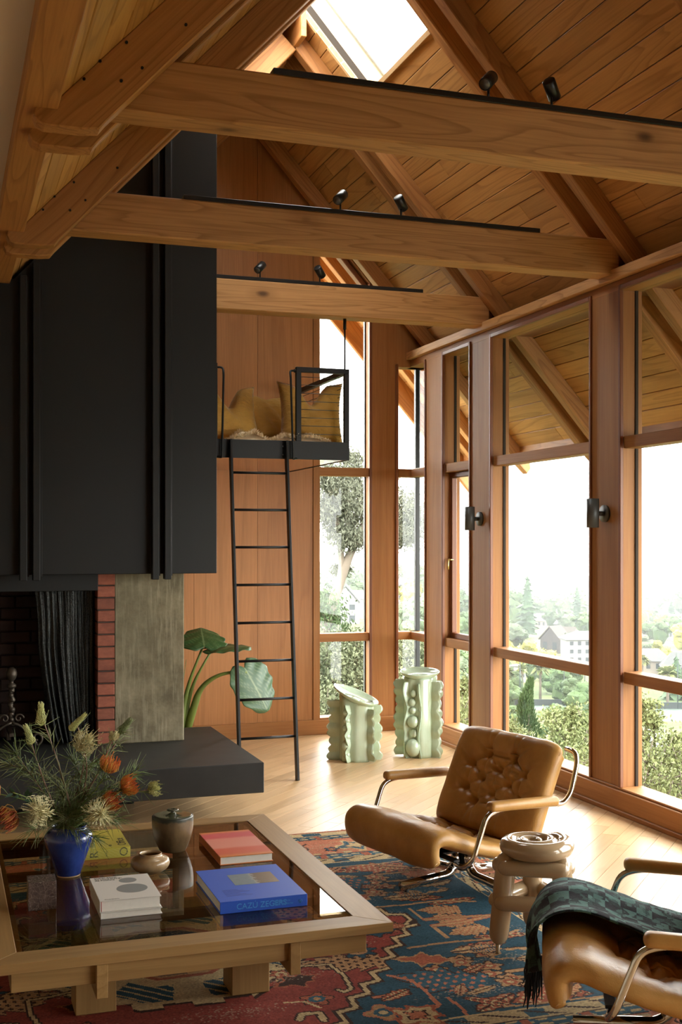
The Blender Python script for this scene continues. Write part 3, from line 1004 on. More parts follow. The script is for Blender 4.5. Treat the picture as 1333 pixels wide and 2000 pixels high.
# ------------------------------------------------------------------ track lights
M['spot_black'] = plain('satin_black_metal', (.018, .018, .018), .33, .3)
M['lens'] = plain('spot_lens', (.10, .10, .10), .15)
trk_lab = ['black lighting track on top of the nearest tie beam', 'black lighting track on top of the middle tie beam', 'black lighting track on top of the farthest tie beam']
spot_x = [(2.27, 2.58), (2.22, 2.60), (2.23, 2.69)]
sp_lab = ['black spotlight on the %s tie beam, %s of its pair']
for i, yf in enumerate(TIE_Y[1:]):
    yc = yf + .035
    tr = tag(box('lighting_track', (1.29 if i < 2 else 1.78, yf + .002, 3.605), (3.51 if i else 3.9, yf + .07, 3.63), M['spot_black'], None, 'x', .002), trk_lab[i], 'light track', 'lighting tracks')
    for j, x in enumerate(spot_x[i]):
        s = empty('spotlight', (x, yc, 3.63))
        tag(s, sp_lab[0] % (('nearest', 'middle', 'farthest')[i], ('left', 'right')[j]), 'spotlight', 'track spotlights')
        MB().tube([(x, yc, 3.63), (x, yc, 3.675)], .006, 8).build('stem', M['spot_black'], s)
        hd = Vector((.42, -.75, .52)) if j == 0 else Vector((-.62, -.5, .60))
        hd.normalize()
        c = Vector((x, yc, 3.71))
        if j == 0: hd = Vector((.55, .45, .55)).normalized()
        p0, p1 = c - hd * .046, c + hd * .046
        ringp = [p0, p0 + hd * .002, p1 - hd * .002, p1]
        MB().tube(ringp, [.026, .029, .029, .026], 20).build('head', M['spot_black'], s)
        MB().tube([p0 - hd * .001, p0 + hd * .004], .023, 16).build('lens', M['lens'], s)

# ------------------------------------------------------------------ wall sconces
for y, lab in ((6.63, 'dark bronze wall sconce on the post between the two wide windows'), (8.48, 'dark bronze wall sconce on the post beside the narrow window'), (4.79, 'dark bronze wall sconce on the post nearest the camera')):
    if y < 5: continue
    s = tag(empty('wall_sconce', (XW, y, 1.88)), lab, 'sconce', 'wall sconces')
    MB().tube([(XW - .001, y, 1.88), (XW - .018, y, 1.88)], [.055, .055], 28).build('back_plate', M['frame_dark'], s)
    MB().tube([(XW - .015, y, 1.88), (XW - .06, y, 1.88)], .016, 12).build('arm', M['frame_dark'], s)
    # open half-tube shade
    mb = MB()
    V, n = [], 18
    cx, r0, r1 = XW - .095, .040, .034
    for z in (1.79, 1.975):
        for r in (r0, r1):
            for k in range(n): 
                a = 2 * PI * k / n
                V.append((cx + r * math.cos(a), y + r * math.sin(a), z))
    F = []
    for k in range(n):
        k2 = (k + 1) % n
        F += [(k, k2, 2 * n + k2, 2 * n + k), (n + k2, n + k, 3 * n + k, 3 * n + k2), (k2, k, n + k, n + k2), (2 * n + k, 2 * n + k2, 3 * n + k2, 3 * n + k)]
    mb.add(V, F).build('shade', M['frame_dark'], s)
M['brass'] = plain('aged_brass', (.55, .38, .14), .3, 1.0)
hd = tag(empty('window_handle', (XW + .06, 9.17, 1.55)), 'small brass lever handle on the narrow opening window', 'handle')
MB().tube([(XW + .075, 9.17, 1.545), (XW + .03, 9.17, 1.55)], .007, 8).build('spindle', M['brass'], hd)
MB().tube([(XW + .03, 9.17, 1.555), (XW + .025, 9.168, 1.50), (XW + .027, 9.165, 1.465)], .008, 8).build('lever', M['brass'], hd)

# ------------------------------------------------------------------ plant behind the hearth
def leaf_mat(name, a, b, vein):
    t = NT(name)
    n = t.noise(t.coord('Object'), 7, 3)
    c = t.mix(n, a, b)
    w_ = t.n('ShaderNodeAttribute'); w_.attribute_name = 'vein'
    c = t.mix(w_.outputs['Fac'], c, vein)
    t.set(Base_Color=c, Roughness=.38)
    return t.m
M['leaf'] = leaf_mat('elephant_ear_leaf', (.022, .065, .018), (.04, .105, .03), (.16, .24, .10))
M['leaf_pale'] = leaf_mat('elephant_ear_leaf_pale', (.05, .11, .055), (.085, .16, .08), (.25, .33, .18))
M['stalk'] = plain('green_stalk', (.16, .22, .045), .45, vary=.3, scale=10)
def ear_leaf(base, direction, normal, L, W, mat, parent, curl=.1, seed=0):
    d = Vector(direction).normalized(); n = Vector(normal); n = (n - d * n.dot(d)).normalized(); s = n.cross(d)
    NU, NV = 22, 16
    V, F, vein = [], [], []
    for j in range(NU + 1):
        t = j / NU
        tt = t * 1.28 - .28          # lobes reach behind the stalk
        wv = W * (max(0, 1 - ((tt - .18) / .84) ** 2) ** .62 if tt > .18 else max(0, 1 - ((tt - .18) / .50) ** 2) ** .5)
        for i in range(-NV, NV + 1):
            u = i / NV
            wob = 1 + .05 * math.sin(tt * 21 + u * 2 + seed)
            p = Vector(base) + d * (L * tt - (.16 * L * (1 - abs(u)) ** 2 if tt < 0 else 0) * -1 * (-tt / .28 if tt < 0 else 0)) + s * (wv * u * wob)
            p += n * (-curl * L * (tt ** 2) - .10 * W * u * u + .022 * L * math.sin(tt * 17 + abs(u) * 5 + seed) * abs(u) ** 1.5)
            V.append(p)
            side = abs(((tt - .72 * abs(u)) * 6.5) % 1 - .5)
            vein.append(1.0 if abs(i) <= 0 else (.45 if side < .10 and abs(u) < .93 else 0.0))
    m = 2 * NV + 1
    for j in range(NU):
        for i in range(m - 1):
            F.append((j * m + i, j * m + i + 1, (j + 1) * m + i + 1, (j + 1) * m + i))
    o = pydata('leaf', V, F, mat, parent, True)
    at = o.data.attributes.new('vein', 'FLOAT', 'POINT')
    at.data.foreach_set('value', vein)
    sf = o.modifiers.new('thickness', 'SOLIDIFY'); sf.thickness = .002
    return o
pl = tag(empty('potted_plant', (1.76, 9.02, 0)), 'elephant ear plant with huge leaves growing behind the hearth', 'plant')
M['pot'] = plain('dark_pot', (.05, .045, .04), .7)
MB().add(*lathe_vf([(.12, 0), (.14, .02), (.15, .20), (.155, .21), (.14, .21), (.13, .18), (.001, .18)], 28, (1.76, 9.02, 0))).build('pot', M['pot'], pl)
pb = Vector((1.76, 9.02, .17))
def stalk(pts, r0, r1):
    P = fillet(pts, .3, 8)
    n = len(P)
    return MB().tube(P, [r0 + (r1 - r0) * (k / (n - 1)) ** .5 for k in range(n)], 8).build('stalk', M['stalk'], pl)
tA, tB, tC = Vector((1.92, 8.90, .915)), Vector((1.99, 8.90, .885)), Vector((2.235, 8.80, .70))
stalk([pb, pb + Vector((.04, -.03, .4)), tA], .034, .009)
stalk([pb + Vector((.02, 0, 0)), pb + Vector((.07, -.02, .4)), tB], .030, .008)
stalk([pb + Vector((.03, 0, 0)), pb + Vector((.14, -.08, .42)), Vector((2.05, 8.85, .70)), tC], .034, .010)
stalk([pb, pb + Vector((-.06, -.05, .24)), pb + Vector((-.15, -.05, .45))], .03, .008)
stalk([pb, pb + Vector((.0, .0, .30)), pb + Vector((.05, .01, .62))], .024, .002)
ear_leaf(tA, (.10, .84, .47), (.0, -.48, .87), .27, .18, M['leaf'], pl, .10, 1)
ear_leaf(tB, (.90, -.20, .10), (-.08, -.14, .98), .29, .13, M['leaf'], pl, .10, 2)
ear_leaf(tC, (.42, -.12, -.75), (.10, -.93, .32), .34, .17, M['leaf_pale'], pl, .10, 3)
# ------------------------------------------------------------------ rug, painted knot by knot as a colour attribute
def fz(px, py, z=0.0):
    """floor (or level z) point under a direction of view, as a place in the room"""
    ca, sa = math.cos(YAW), math.sin(YAW)
    a, b = (px - 666.5) / 2310, (1058 - py) / 2310
    t = (z - H_EYE) / b
    return (t * (sa + a * ca), t * (ca - a * sa))
RGX0, RGX1, RGY0, RGY1 = -1.05, 2.82, 3.18, 6.55
kn = .0068
nx, ny = int((RGX1 - RGX0) / kn), int((RGY1 - RGY0) / kn)
gx = np.linspace(RGX0, RGX1, nx + 1); gy_ = np.linspace(RGY0, RGY1, ny + 1)
PX, PY = np.meshgrid((gx[:-1] + gx[1:]) / 2, (gy_[:-1] + gy_[1:]) / 2)
# slightly hand-drawn: bend the sampling grid a little
WX = PX + .006 * np.sin(PY * 11 + 2 * np.sin(PX * 5)); WY = PY + .006 * np.sin(PX * 9 + np.sin(PY * 7))
col = np.zeros((ny, nx, 3))
c_blue, c_blue2, c_navy = (.022, .062, .088), (.034, .088, .118), (.012, .020, .045)
c_red, c_salm, c_crm, c_tan, c_brn = (.215, .042, .030), (.40, .140, .076), (.44, .32, .165), (.36, .20, .095), (.045, .022, .016)
c_rust = (.29, .085, .045)
def paint(mask, c): col[mask] = c
def inpoly(P, X=None, Y=None):
    X = WX if X is None else X; Y = WY if Y is None else Y
    m = np.zeros(X.shape, bool)
    n = len(P)
    for i in range(n):
        (x1, y1), (x2, y2) = P[i - 1], P[i]
        if abs(y2 - y1) < 1e-9: continue
        cnd = ((y1 > Y) != (y2 > Y)) & (X < (x2 - x1) * (Y - y1) / (y2 - y1) + x1)
        m ^= cnd
    return m
def seg_d(a, b):
    ax, ay = a; bx, by = b
    dx, dy = bx - ax, by - ay
    t = np.clip(((WX - ax) * dx + (WY - ay) * dy) / (dx * dx + dy * dy + 1e-12), 0, 1)
    return np.hypot(WX - ax - t * dx, WY - ay - t * dy)
def pline(P, wd, c, edge=None, ew=.008):
    d = np.full(WX.shape, 9.)
    for a, b in zip(P[:-1], P[1:]): d = np.minimum(d, seg_d(a, b))
    if edge is not None: paint(d < wd + ew, edge)
    paint(d < wd, c)
def rosette(x, y, r, n, c1, c2, c3, edge=c_brn):
    dx, dy = WX - x, WY - y
    sel = (np.abs(dx) < r * 1.4) & (np.abs(dy) < r * 1.4)
    rr = np.hypot(dx, dy); an = np.arctan2(dy, dx)
    pr_ = r * (.80 + .20 * np.cos(n * an))
    paint(sel & (rr < pr_ + .009), edge); paint(sel & (rr < pr_), c1); paint(sel & (rr < r * .52), c2); paint(sel & (rr < r * .24), c3)
def leaf(x, y, L, W, ang, c, rib, edge=c_brn, teeth=5, bars=True):
    ca, sa = math.cos(ang), math.sin(ang)
    u = ((WX - x) * ca + (WY - y) * sa) / L; v = (-(WX - x) * sa + (WY - y) * ca) / W
    env = np.where((u > 0) & (u < 1), (np.clip(u, 0, 1) ** .6) * (1 - np.clip(u, 0, 1) ** 3) * (.72 + .28 * np.abs(((u * teeth) % 1) * 2 - 1)), -1)
    paint(np.abs(v) < env + .12, edge) if False else None
    paint((np.abs(v) < env * 1.12 + .05) & (u > -.02) & (u < 1.02), edge)
    paint(np.abs(v) < env, c)
    if bars: paint((np.abs(v) < env * .82) & (((u * teeth * 1.6 - np.abs(v) * 1.2) % 1) < .38), rib)
    paint((np.abs(v) < .07) & (u > 0) & (u < 1), edge)
def zleaf(x, y, L, W, ang, c, dots, edge=c_brn):   # big saw-edged leaf with dots
    ca, sa = math.cos(ang), math.sin(ang)
    u = ((WX - x) * ca + (WY - y) * sa) / L; v = (-(WX - x) * sa + (WY - y) * ca) / W
    saw = 1 - .45 * ((u * 4.5) % 1)
    env = np.where((u > 0) & (u < 1), np.minimum(u * 2.2, 1) * saw * (1.05 - .35 * u), -1)
    paint((np.abs(v) < env + .07) & (u > -.02) & (u < 1.03), edge); paint(np.abs(v) < env, c)
    paint((np.abs(v) < env * .85) & (np.hypot(((u * 11) % 1) - .5, ((v * 3.2 + np.floor(u * 11) * .5) % 1) - .5) < .27), dots)
def blob(x, y, r, c, edge=c_brn, ang=0, asp=1.6):
    ca, sa = math.cos(ang), math.sin(ang)
    u = ((WX - x) * ca + (WY - y) * sa) / (r * asp); v = (-(WX - x) * sa + (WY - y) * ca) / r
    q = np.abs(u) + np.abs(v) * (1 + .3 * np.sin(9 * u))
    paint(q < 1.25, edge); paint(q < 1.0, c)
FX0, FX1, FY0, FY1 = -.67, 2.47, 3.79, 5.89     # blue field
ccx, ccy = (FX0 + FX1) / 2, (FY0 + FY1) / 2
# --- borders: distance from the rug edge, rescaled so that all four sides share the sequence
bx_ = np.minimum(WX - RGX0, RGX1 - WX) / (RGX1 - FX1); by_ = np.minimum(WY - RGY0, RGY1 - WY) / (RGY1 - FY1)
bd = np.minimum(bx_, by_)
along = np.where(bx_ < by_, WY, WX)
col[:] = c_blue
for lim, c in ((1.0, c_crm), (.86, c_brn), (.85, c_blue2), (.745, c_brn), (.735, c_salm), (.26, c_brn), (.25, c_blue), (.14, c_brn), (.13, c_crm), (.02, c_rust)):
    paint(bd < lim, c)
g = lambda a, b: (bd > a) & (bd < b)
dots = (np.sin(along * 52) * np.sin(bd * 95) > .25)
paint(g(.75, .85) & dots, c_crm); paint(g(.145, .25) & dots, c_crm)
paint(g(.75, .85) & (np.sin(along * 26 + 1) > .86), c_rust); paint(g(.145, .25) & (np.sin(along * 31 + 1) > .88), c_rust)
paint(g(.88, .98) & (np.abs(((along * 3.2) % 1) - .5) < .13), c_blue2); paint(g(.03, .12) & (np.abs(((along * 2.7) % 1) - .5) < .14), c_blue)
paint(g(.88, .98) & (np.sin(along * 41 + bd * 60) > .80), c_brn)
paint(g(.69, .725) & (((along * 11) % 1) < .5), c_crm)
paint(g(.29, .72) & (np.sin(along * 23 + 4 * np.sin(bd * 20)) * np.sin(bd * 40 + along * 9) > .72), c_tan)
for k in range(12):
    x = RGX0 + .45 + k * .56
    for y in (RGY1 - .335, RGY0 + .335):
        if x > RGX1 - .3: continue
        if k % 2 == 0: rosette(x + .02, y, .095, 8, c_blue2, c_rust, c_crm, c_crm)
        else:
            blob(x, y, .085, c_blue2, c_crm, .3, 1.5); blob(x, y, .045, c_crm, c_tan, .3, 1.3)
        for s in (-1, 1): rosette(x + s * .16, y + .055 * s, .042, 5, c_blue if k % 2 else c_crm, c_rust, c_tan, c_brn)
        pline([(x + .24, y - .09), (x + .28, y), (x + .26, y + .05), (x + .30, y + .09)], .006, c_brn)
for k in range(7):
    y = RGY0 + .55 + k * .48
    for x in (RGX1 - .178, RGX0 + .178):
        rosette(x, y, .06, 7, c_blue2 if k % 2 else c_crm, c_rust, c_tan, c_brn)
        blob(x + .01, y + .24, .035, c_tan, c_brn, .8)
# --- medallion: stepped red diamond outlined in cream and brown
dq = np.abs(WX - ccx) / 1.15 + np.abs(WY - ccy - .06) / 1.62
an_ = np.arctan2(WY - ccy, WX - ccx)
step = .05 * (np.abs(((WX - WY * np.sign((WX - ccx) * (WY - ccy))) * 5.2) % 1 - .5) * 2 - .5)
infield = bd > 1.0
dz_ = dq + step
paint(infield & (dz_ < 1.0), c_brn); paint(infield & (dz_ < .985), c_crm); paint(infield & (dz_ < .960), c_brn); paint(infield & (dz_ < .945), c_red)
# cream heart of the medallion with dark blue centre
hq = np.maximum(np.abs(WX - ccx) / .62, np.abs(WY - ccy) / .60)
hq = np.maximum(hq, (np.abs(WX - ccx) / .62 + np.abs(WY - ccy) / .60) / 1.35)
st2 = .06 * ((np.floor(WX * 9) + np.floor(WY * 9)) % 2)
paint(hq + st2 < 1.0, c_brn); paint(hq + st2 < .97, c_crm)
paint((hq > .60) & (hq < .86) & (np.abs(np.sin(an_ * 4)) > .55) & (((WX + WY) * 16 % 1) < .75), c_blue)
paint(hq < .50, c_rust); paint(hq < .46, c_tan); paint(hq < .43, c_navy)
rosette(ccx, ccy, .12, 8, c_red, c_crm, c_blue)
for sx in (-1, 1):
    for sy in (-1, 1): rosette(ccx + sx * .36, ccy + sy * .40, .05, 6, c_rust, c_crm, c_red)
# --- hand placed motifs (mirrored left-right and front-back about the centre)
def mirrored(fn, x, y, *a, ang=None, **k):
    for sx in (1, -1):
        for sy in (1, -1):
            X = ccx + sx * (x - ccx); Y = ccy + sy * (y - ccy)
            if ang is None: fn(X, Y, *a, **k)
            else: fn(X, Y, *a, ang=math.atan2(sy * math.sin(ang), sx * math.cos(ang)), **k)
def mline(P, *a):
    for sx in (1, -1):
        for sy in (1, -1): pline([(ccx + sx * (x - ccx), ccy + sy * (y - ccy)) for x, y in P], *a)
F_ = fz
# field branches, leaves and flowers
p = F_(700, 1707); mirrored(leaf, *p, .24, .075, ang=2.6, c=c_rust, rib=c_crm)
p = F_(728, 1703); mirrored(leaf, *p, .22, .07, ang=.4, c=c_rust, rib=c_crm)
p = F_(780, 1705); mirrored(leaf, *p, .20, .07, ang=.1, c=c_tan, rib=c_crm)
mline([F_(700, 1704), F_(760, 1700), F_(795, 1706), F_(800, 1718)], .009, c_tan)
mline([F_(760, 1725), F_(800, 1722), F_(850, 1714)], .012, c_tan, c_brn)
p = F_(810, 1724); mirrored(zleaf, *p, .36, .13, ang=.55, c=c_tan, dots=c_rust)
for q in ((730, 1728), (742, 1719), (757, 1735), (740, 1750), (852, 1900), (904, 1886), (948, 1868), (996, 1924), (868, 1912)):
    x, y = F_(*q); mirrored(rosette, x, y, .052, 5, c_tan, c_rust, c_crm)
p = F_(690, 1735); mirrored(leaf, *p, .17, .05, ang=-.5, c=c_rust, rib=c_crm)
p = F_(760, 1762); mirrored(leaf, *p, .26, .08, ang=-.15, c=c_rust, rib=c_tan)
p = F_(800, 1760); mirrored(leaf, *p, .20, .08, ang=1.0, c=c_tan, rib=c_crm)
p = F_(835, 1772); mirrored(leaf, *p, .26, .06, ang=.15, c=c_rust, rib=c_crm)
p = F_(805, 1748); mirrored(leaf, *p, .20, .07, ang=.05, c=c_tan, rib=c_crm)
mline([F_(800, 1780), F_(830, 1800), F_(860, 1795)], .008, c_tan)
p = F_(838, 1800); mirrored(zleaf, *p, .17, .09, ang=-.1, c=c_tan, dots=c_salm)
mline([F_(850, 1812), F_(900, 1806), F_(975, 1790)], .011, c_tan, c_rust)
p = F_(875, 1830); mirrored(zleaf, *p, .20, .09, ang=.2, c=c_tan, dots=c_rust)
mline([F_(800, 1858), F_(880, 1845), F_(960, 1838), F_(1010, 1822)], .010, c_tan)
p = F_(880, 1866); mirrored(leaf, *p, .23, .09, ang=.05, c=c_tan, rib=c_crm)
p = F_(920, 1862); mirrored(leaf, *p, .12, .10, ang=.1, c=c_tan, rib=c_blue2)
p = F_(1005, 1868); mirrored(blob, *p, .06, c_blue2, c_tan, ang=.2)
p = F_(1010, 1878); mirrored(leaf, *p, .22, .09, ang=-.2, c=c_tan, rib=c_crm)
p = F_(762, 1912); mirrored(zleaf, *p, .38, .16, ang=-.55, c=c_blue2, dots=c_salm)
mline([F_(755, 1910), F_(800, 1920), F_(830, 1938), F_(862, 1968), F_(848, 1978), F_(838, 1970)], .009, c_salm)
p = F_(830, 1880); mirrored(blob, *p, .055, c_rust, c_tan, ang=-.4, asp=2.0)
mline([F_(732, 1953), F_(770, 1948), F_(797, 1945)], .011, c_salm, c_brn)
p = F_(745, 1960); mirrored(leaf, *p, .16, .06, ang=.5, c=c_rust, rib=c_crm)
p = F_(752, 1982); mirrored(rosette, *p, .07, 4, c_tan, c_blue2, c_crm, edge=c_salm)
p = F_(818, 1988); mirrored(blob, *p, .085, c_crm, c_rust, ang=.6, asp=1.1)
p = F_(818, 1988); mirrored(blob, *p, .04, c_salm, c_brn, ang=.6, asp=1.1)
p = F_(905, 1955); mirrored(leaf, *p, .20, .05, ang=-.75, c=c_rust, rib=c_crm)
p = F_(902, 1952); mirrored(leaf, *p, .12, .045, ang=1.1, c=c_rust, rib=c_crm)
p = F_(915, 1950); mirrored(leaf, *p, .15, .04, ang=.35, c=c_tan, rib=c_crm)
mline([F_(880, 1955), F_(905, 1978), F_(912, 1990)], .007, c_salm)
p = F_(1000, 1965); mirrored(zleaf, *p, .30, .12, ang=.25, c=c_rust, dots=c_crm)
mline([F_(985, 1973), F_(1050, 1965), F_(1100, 1958), F_(1180, 1952)], .007, c_tan)
p = F_(1078, 1955); mirrored(leaf, *p, .20, .09, ang=.6, c=c_tan, rib=c_rust)
mline([F_(1020, 1928), F_(1060, 1922), F_(1100, 1915)], .011, c_tan, c_brn)
p = F_(1065, 1915); mirrored(zleaf, *p, .20, .10, ang=.3, c=c_salm, dots=c_tan)
# motifs inside the red diamond
p = F_(790, 1810); mirrored(zleaf, *p, .16, .10, ang=-2.9, c=c_rust, dots=c_tan)
p = F_(585, 1890); mirrored(zleaf, *p, .34, .13, ang=-.15, c=c_tan, dots=c_brn)
mline([F_(545, 1893), F_(600, 1892), F_(645, 1888), F_(670, 1910), F_(684, 1938), F_(672, 1944), F_(658, 1940)], .007, c_crm, c_brn)
p = F_(700, 1862); mirrored(rosette, *p, .085, 8, c_blue, c_tan, c_brn)
p = F_(738, 1826); mirrored(blob, *p, .05, c_blue, c_brn, ang=.1, asp=2.0)
p = F_(578, 1922); mirrored(blob, *p, .055, c_brn, c_rust, ang=.4)
p = F_(622, 1958); mirrored(rosette, *p, .06, 5, c_rust, c_blue2, c_tan)
mline([F_(560, 1965), F_(600, 1963), F_(630, 1975)], .006, c_crm)
mline([F_(585, 1999), F_(592, 1988), F_(628, 1985), F_(634, 2000)], .012, c_crm, c_brn)
# wear and abrash: knot by knot variation plus worn rows
fine = rng.normal(1, .13, (ny, nx, 1))
rows = 1 + .10 * np.sin(PY * 17 + np.sin(PX * 3))[..., None] * np.sin(PY * 41)[..., None]
col = col * fine * rows
wear = (np.sin(PX * 4.1 + 7 * PY) * np.sin(PY * 13 - PX * 2) + rng.normal(0, .40, (ny, nx)))
wm = np.clip((wear - 1.10) * 1.2, 0, .55)[..., None]
col = col * (1 - wm) + np.array((.42, .33, .23)) * wm
col = np.clip(col * 1.2, .004, .9)
VX, VY = np.meshgrid(gx, gy_)
VZ = .011 + .0011 * rng.random(VX.shape)
VX = VX + np.where((VX <= RGX0) | (VX >= RGX1), .006 * np.sin(VY * 40) + .004 * rng.normal(size=VX.shape), 0)
VY = VY + np.where((VY <= RGY0) | (VY >= RGY1), .008 * np.sin(VX * 9) + .005 * rng.normal(size=VX.shape), 0)
verts = np.stack([VX, VY, VZ], -1).reshape(-1, 3)
ii = np.arange(ny)[:, None] * (nx + 1) + np.arange(nx)[None]
faces = np.stack([ii, ii + 1, ii + nx + 2, ii + nx + 1], -1).reshape(-1, 4)
me = bpy.data.meshes.new('area_rug')
me.vertices.add(len(verts)); me.vertices.foreach_set('co', verts.ravel())
me.loops.add(faces.size); me.loops.foreach_set('vertex_index', faces.ravel())
me.polygons.add(len(faces)); me.polygons.foreach_set('loop_start', np.arange(0, faces.size, 4)); me.polygons.foreach_set('loop_total', np.full(len(faces), 4))
me.update()
ca_ = me.color_attributes.new('knots', 'FLOAT_COLOR', 'CORNER')
cc = np.concatenate([col.reshape(-1, 3), np.ones((ny * nx, 1))], 1)
ca_.data.foreach_set('color', np.repeat(cc, 4, axis=0).ravel().astype(np.float32))
def rug_mat():
    t = NT('knotted_wool')
    at = t.n('ShaderNodeAttribute'); at.attribute_name = 'knots'
    n = t.noise(t.coord('Object', (1, 2.5, 1)), 240, 3)
    c = t.mix(t.val('MULTIPLY', n, .35), at.outputs['Color'], (.02, .015, .012))
    t.set(Base_Color=c, Roughness=.95)
    t.b.inputs['Specular IOR Level'].default_value = .1
    t.b.inputs['Sheen Weight'].default_value = .0
    t.bump(n, .5, .004)
    return t.m
rug = mesh_obj('area_rug', me, rug_mat())
tag(rug, 'worn antique rug with red medallion and blue field on the oak floor', 'rug')
# selvedge and pile edge all round so that the rug has thickness
mb = MB()
mb.tube([(RGX0 - .002, RGY0, .006), (RGX1 + .002, RGY0, .006), (RGX1 + .002, RGY1, .006), (RGX0 - .002, RGY1, .006)], .007, 6, closed=True)
mb.build('selvedge', plain('rust_wool', c_rust, .95), rug)
RT = .0125      # top of the rug

# ------------------------------------------------------------------ coffee table
TX0, TX1, TY0, TY1, TZ = .130, 1.548, 3.965, 5.755, .332
FWD = .115
M['smoked'] = glass_mat('smoked_glass', (.76, .67, .52), 0.15)
tab = tag(empty('coffee_table', (.87, 4.87, RT)), 'large low oak coffee table with a smoked glass top on the rug', 'coffee table')
def mitre(name, pts, axis):
    c = Vector((sum(p[0] for p in pts) / 4, sum(p[1] for p in pts) / 4, TZ - .017))
    R = AX[axis].to_4x4(); T = Matrix.Translation(c) @ R; Ti = T.inverted()
    bm = prism_bm([Ti @ Vector((x, y, TZ - .034)) for x, y in pts], Ti.to_3x3() @ Vector((0, 0, .034)))
    bmesh.ops.bevel(bm, geom=list(bm.edges), offset=.0015, segments=1, affect='EDGES')
    return bm_obj(name, bm, M['oak'], tab, matrix=T)
a0, a1, b0, b1 = TX0, TX1, TY0, TY1
i0, i1, j0, j1 = TX0 + FWD, TX1 - FWD, TY0 + FWD, TY1 - FWD
mitre('top_rail', [(a0, b0), (a1, b0), (i1, j0), (i0, j0)], 'x')
mitre('top_rail', [(a0, b1), (i0, j1), (i1, j1), (a1, b1)], 'x')
mitre('top_rail', [(a0, b0), (i0, j0), (i0, j1), (a0, b1)], 'y')
mitre('top_rail', [(a1, b0), (a1, b1), (i1, j1), (i1, j0)], 'y')
box('rebate', (i0, j0, TZ - .034), (i0 + .022, j1, TZ - .014), M['oak'], tab, 'y', .001)
box('rebate', (i1 - .022, j0, TZ - .034), (i1, j1, TZ - .014), M['oak'], tab, 'y', .001)
box('rebate', (i0, j0, TZ - .034), (i1, j0 + .022, TZ - .014), M['oak'], tab, 'x', .001)
box('rebate', (i0, j1 - .022, TZ - .034), (i1, j1, TZ - .014), M['oak'], tab, 'x', .001)
ap = .092
az0, az1 = TZ - .105, TZ - .034
box('apron', (a0 + ap, b0 + .030, az0), (a1 - ap, b0 + .066, az1), M['oak'], tab, 'x', .002)
box('apron', (a0 + ap, b1 - .066, az0), (a1 - ap, b1 - .030, az1), M['oak'], tab, 'x', .002)
box('apron', (a0 + ap, b0 + .066, az0), (a0 + ap + .035, b1 - .066, az1), M['oak'], tab, 'y', .002)
box('apron', (a1 - ap - .035, b0 + .066, az0), (a1 - ap, b1 - .066, az1), M['oak'], tab, 'y', .002)
for x in (.495, 1.165): box('bearer', (x, b0 + .008, TZ - .150), (x + .038, b1 - .008, TZ - .036), M['oak'], tab, 'y', .002)
for y in (4.47, 5.18): box('glass_bar', (a0 + ap + .035, y, TZ - .075), (a1 - ap - .035, y + .032, TZ - .040), M['oak'], tab, 'x', .002)
for x0 in (.46, 1.03):
    for y0 in (4.285, 5.32): box('leg', (x0, y0, RT), (x0 + .145, y0 + .145, TZ - .06), M['oak'], tab, 'z', .003)
gt = bmesh.new(); bm_box(gt, ((i0 + i1) / 2, (j0 + j1) / 2, TZ - .009), (i1 - i0 - .004, j1 - j0 - .004, .010)); bm_obj('glass_top', gt, M['smoked'], tab)
GZ = TZ - .0035

# ------------------------------------------------------------------ things on the table
def text(body, size, Mx, mat, parent, name='lettering', extr=.0003, align='LEFT', sx=1.0):
    cu = bpy.data.curves.new(name, 'FONT')
    cu.body = body; cu.size = size; cu.extrude = extr; cu.align_x = align
    cu.materials.append(mat)
    tmp = bpy.data.objects.new(name, cu)
    me = bpy.data.meshes.new_from_object(tmp)
    bpy.data.objects.remove(tmp)
    if not me.materials: me.materials.append(mat)
    o = bpy.data.objects.new(name, me); COL.objects.link(o)
    o.matrix_basis = Mx @ Matrix.Diagonal((sx, 1, 1, 1))
    return attach(o, parent)
def basis(o, x, y):
    x, y = Vector(x), Vector(y); z = x.cross(y)
    m = Matrix((x, y, z)).transposed().to_4x4(); m.translation = Vector(o); return m
def disc(name, c, r, mat, parent, sy=1.0):
    bm = bmesh.new(); bmesh.ops.create_circle(bm, cap_ends=True, segments=40, radius=r)
    bmesh.ops.transform(bm, matrix=Matrix.Translation(c) @ Matrix.Diagonal((1, sy, 1, 1)), verts=bm.verts)
    r_ = bmesh.ops.extrude_face_region(bm, geom=list(bm.faces)); bmesh.ops.translate(bm, verts=[v for v in r_['geom'] if isinstance(v, bmesh.types.BMVert)], vec=(0, 0, .0003))
    bmesh.ops.recalc_face_normals(bm, faces=bm.faces)
    return bm_obj(name, bm, mat, parent)
M['paper'] = plain('page_edges', (.72, .68, .60), .9, vary=.08, scale=60)
M['ink'] = plain('black_ink', (.012, .012, .012), .6)
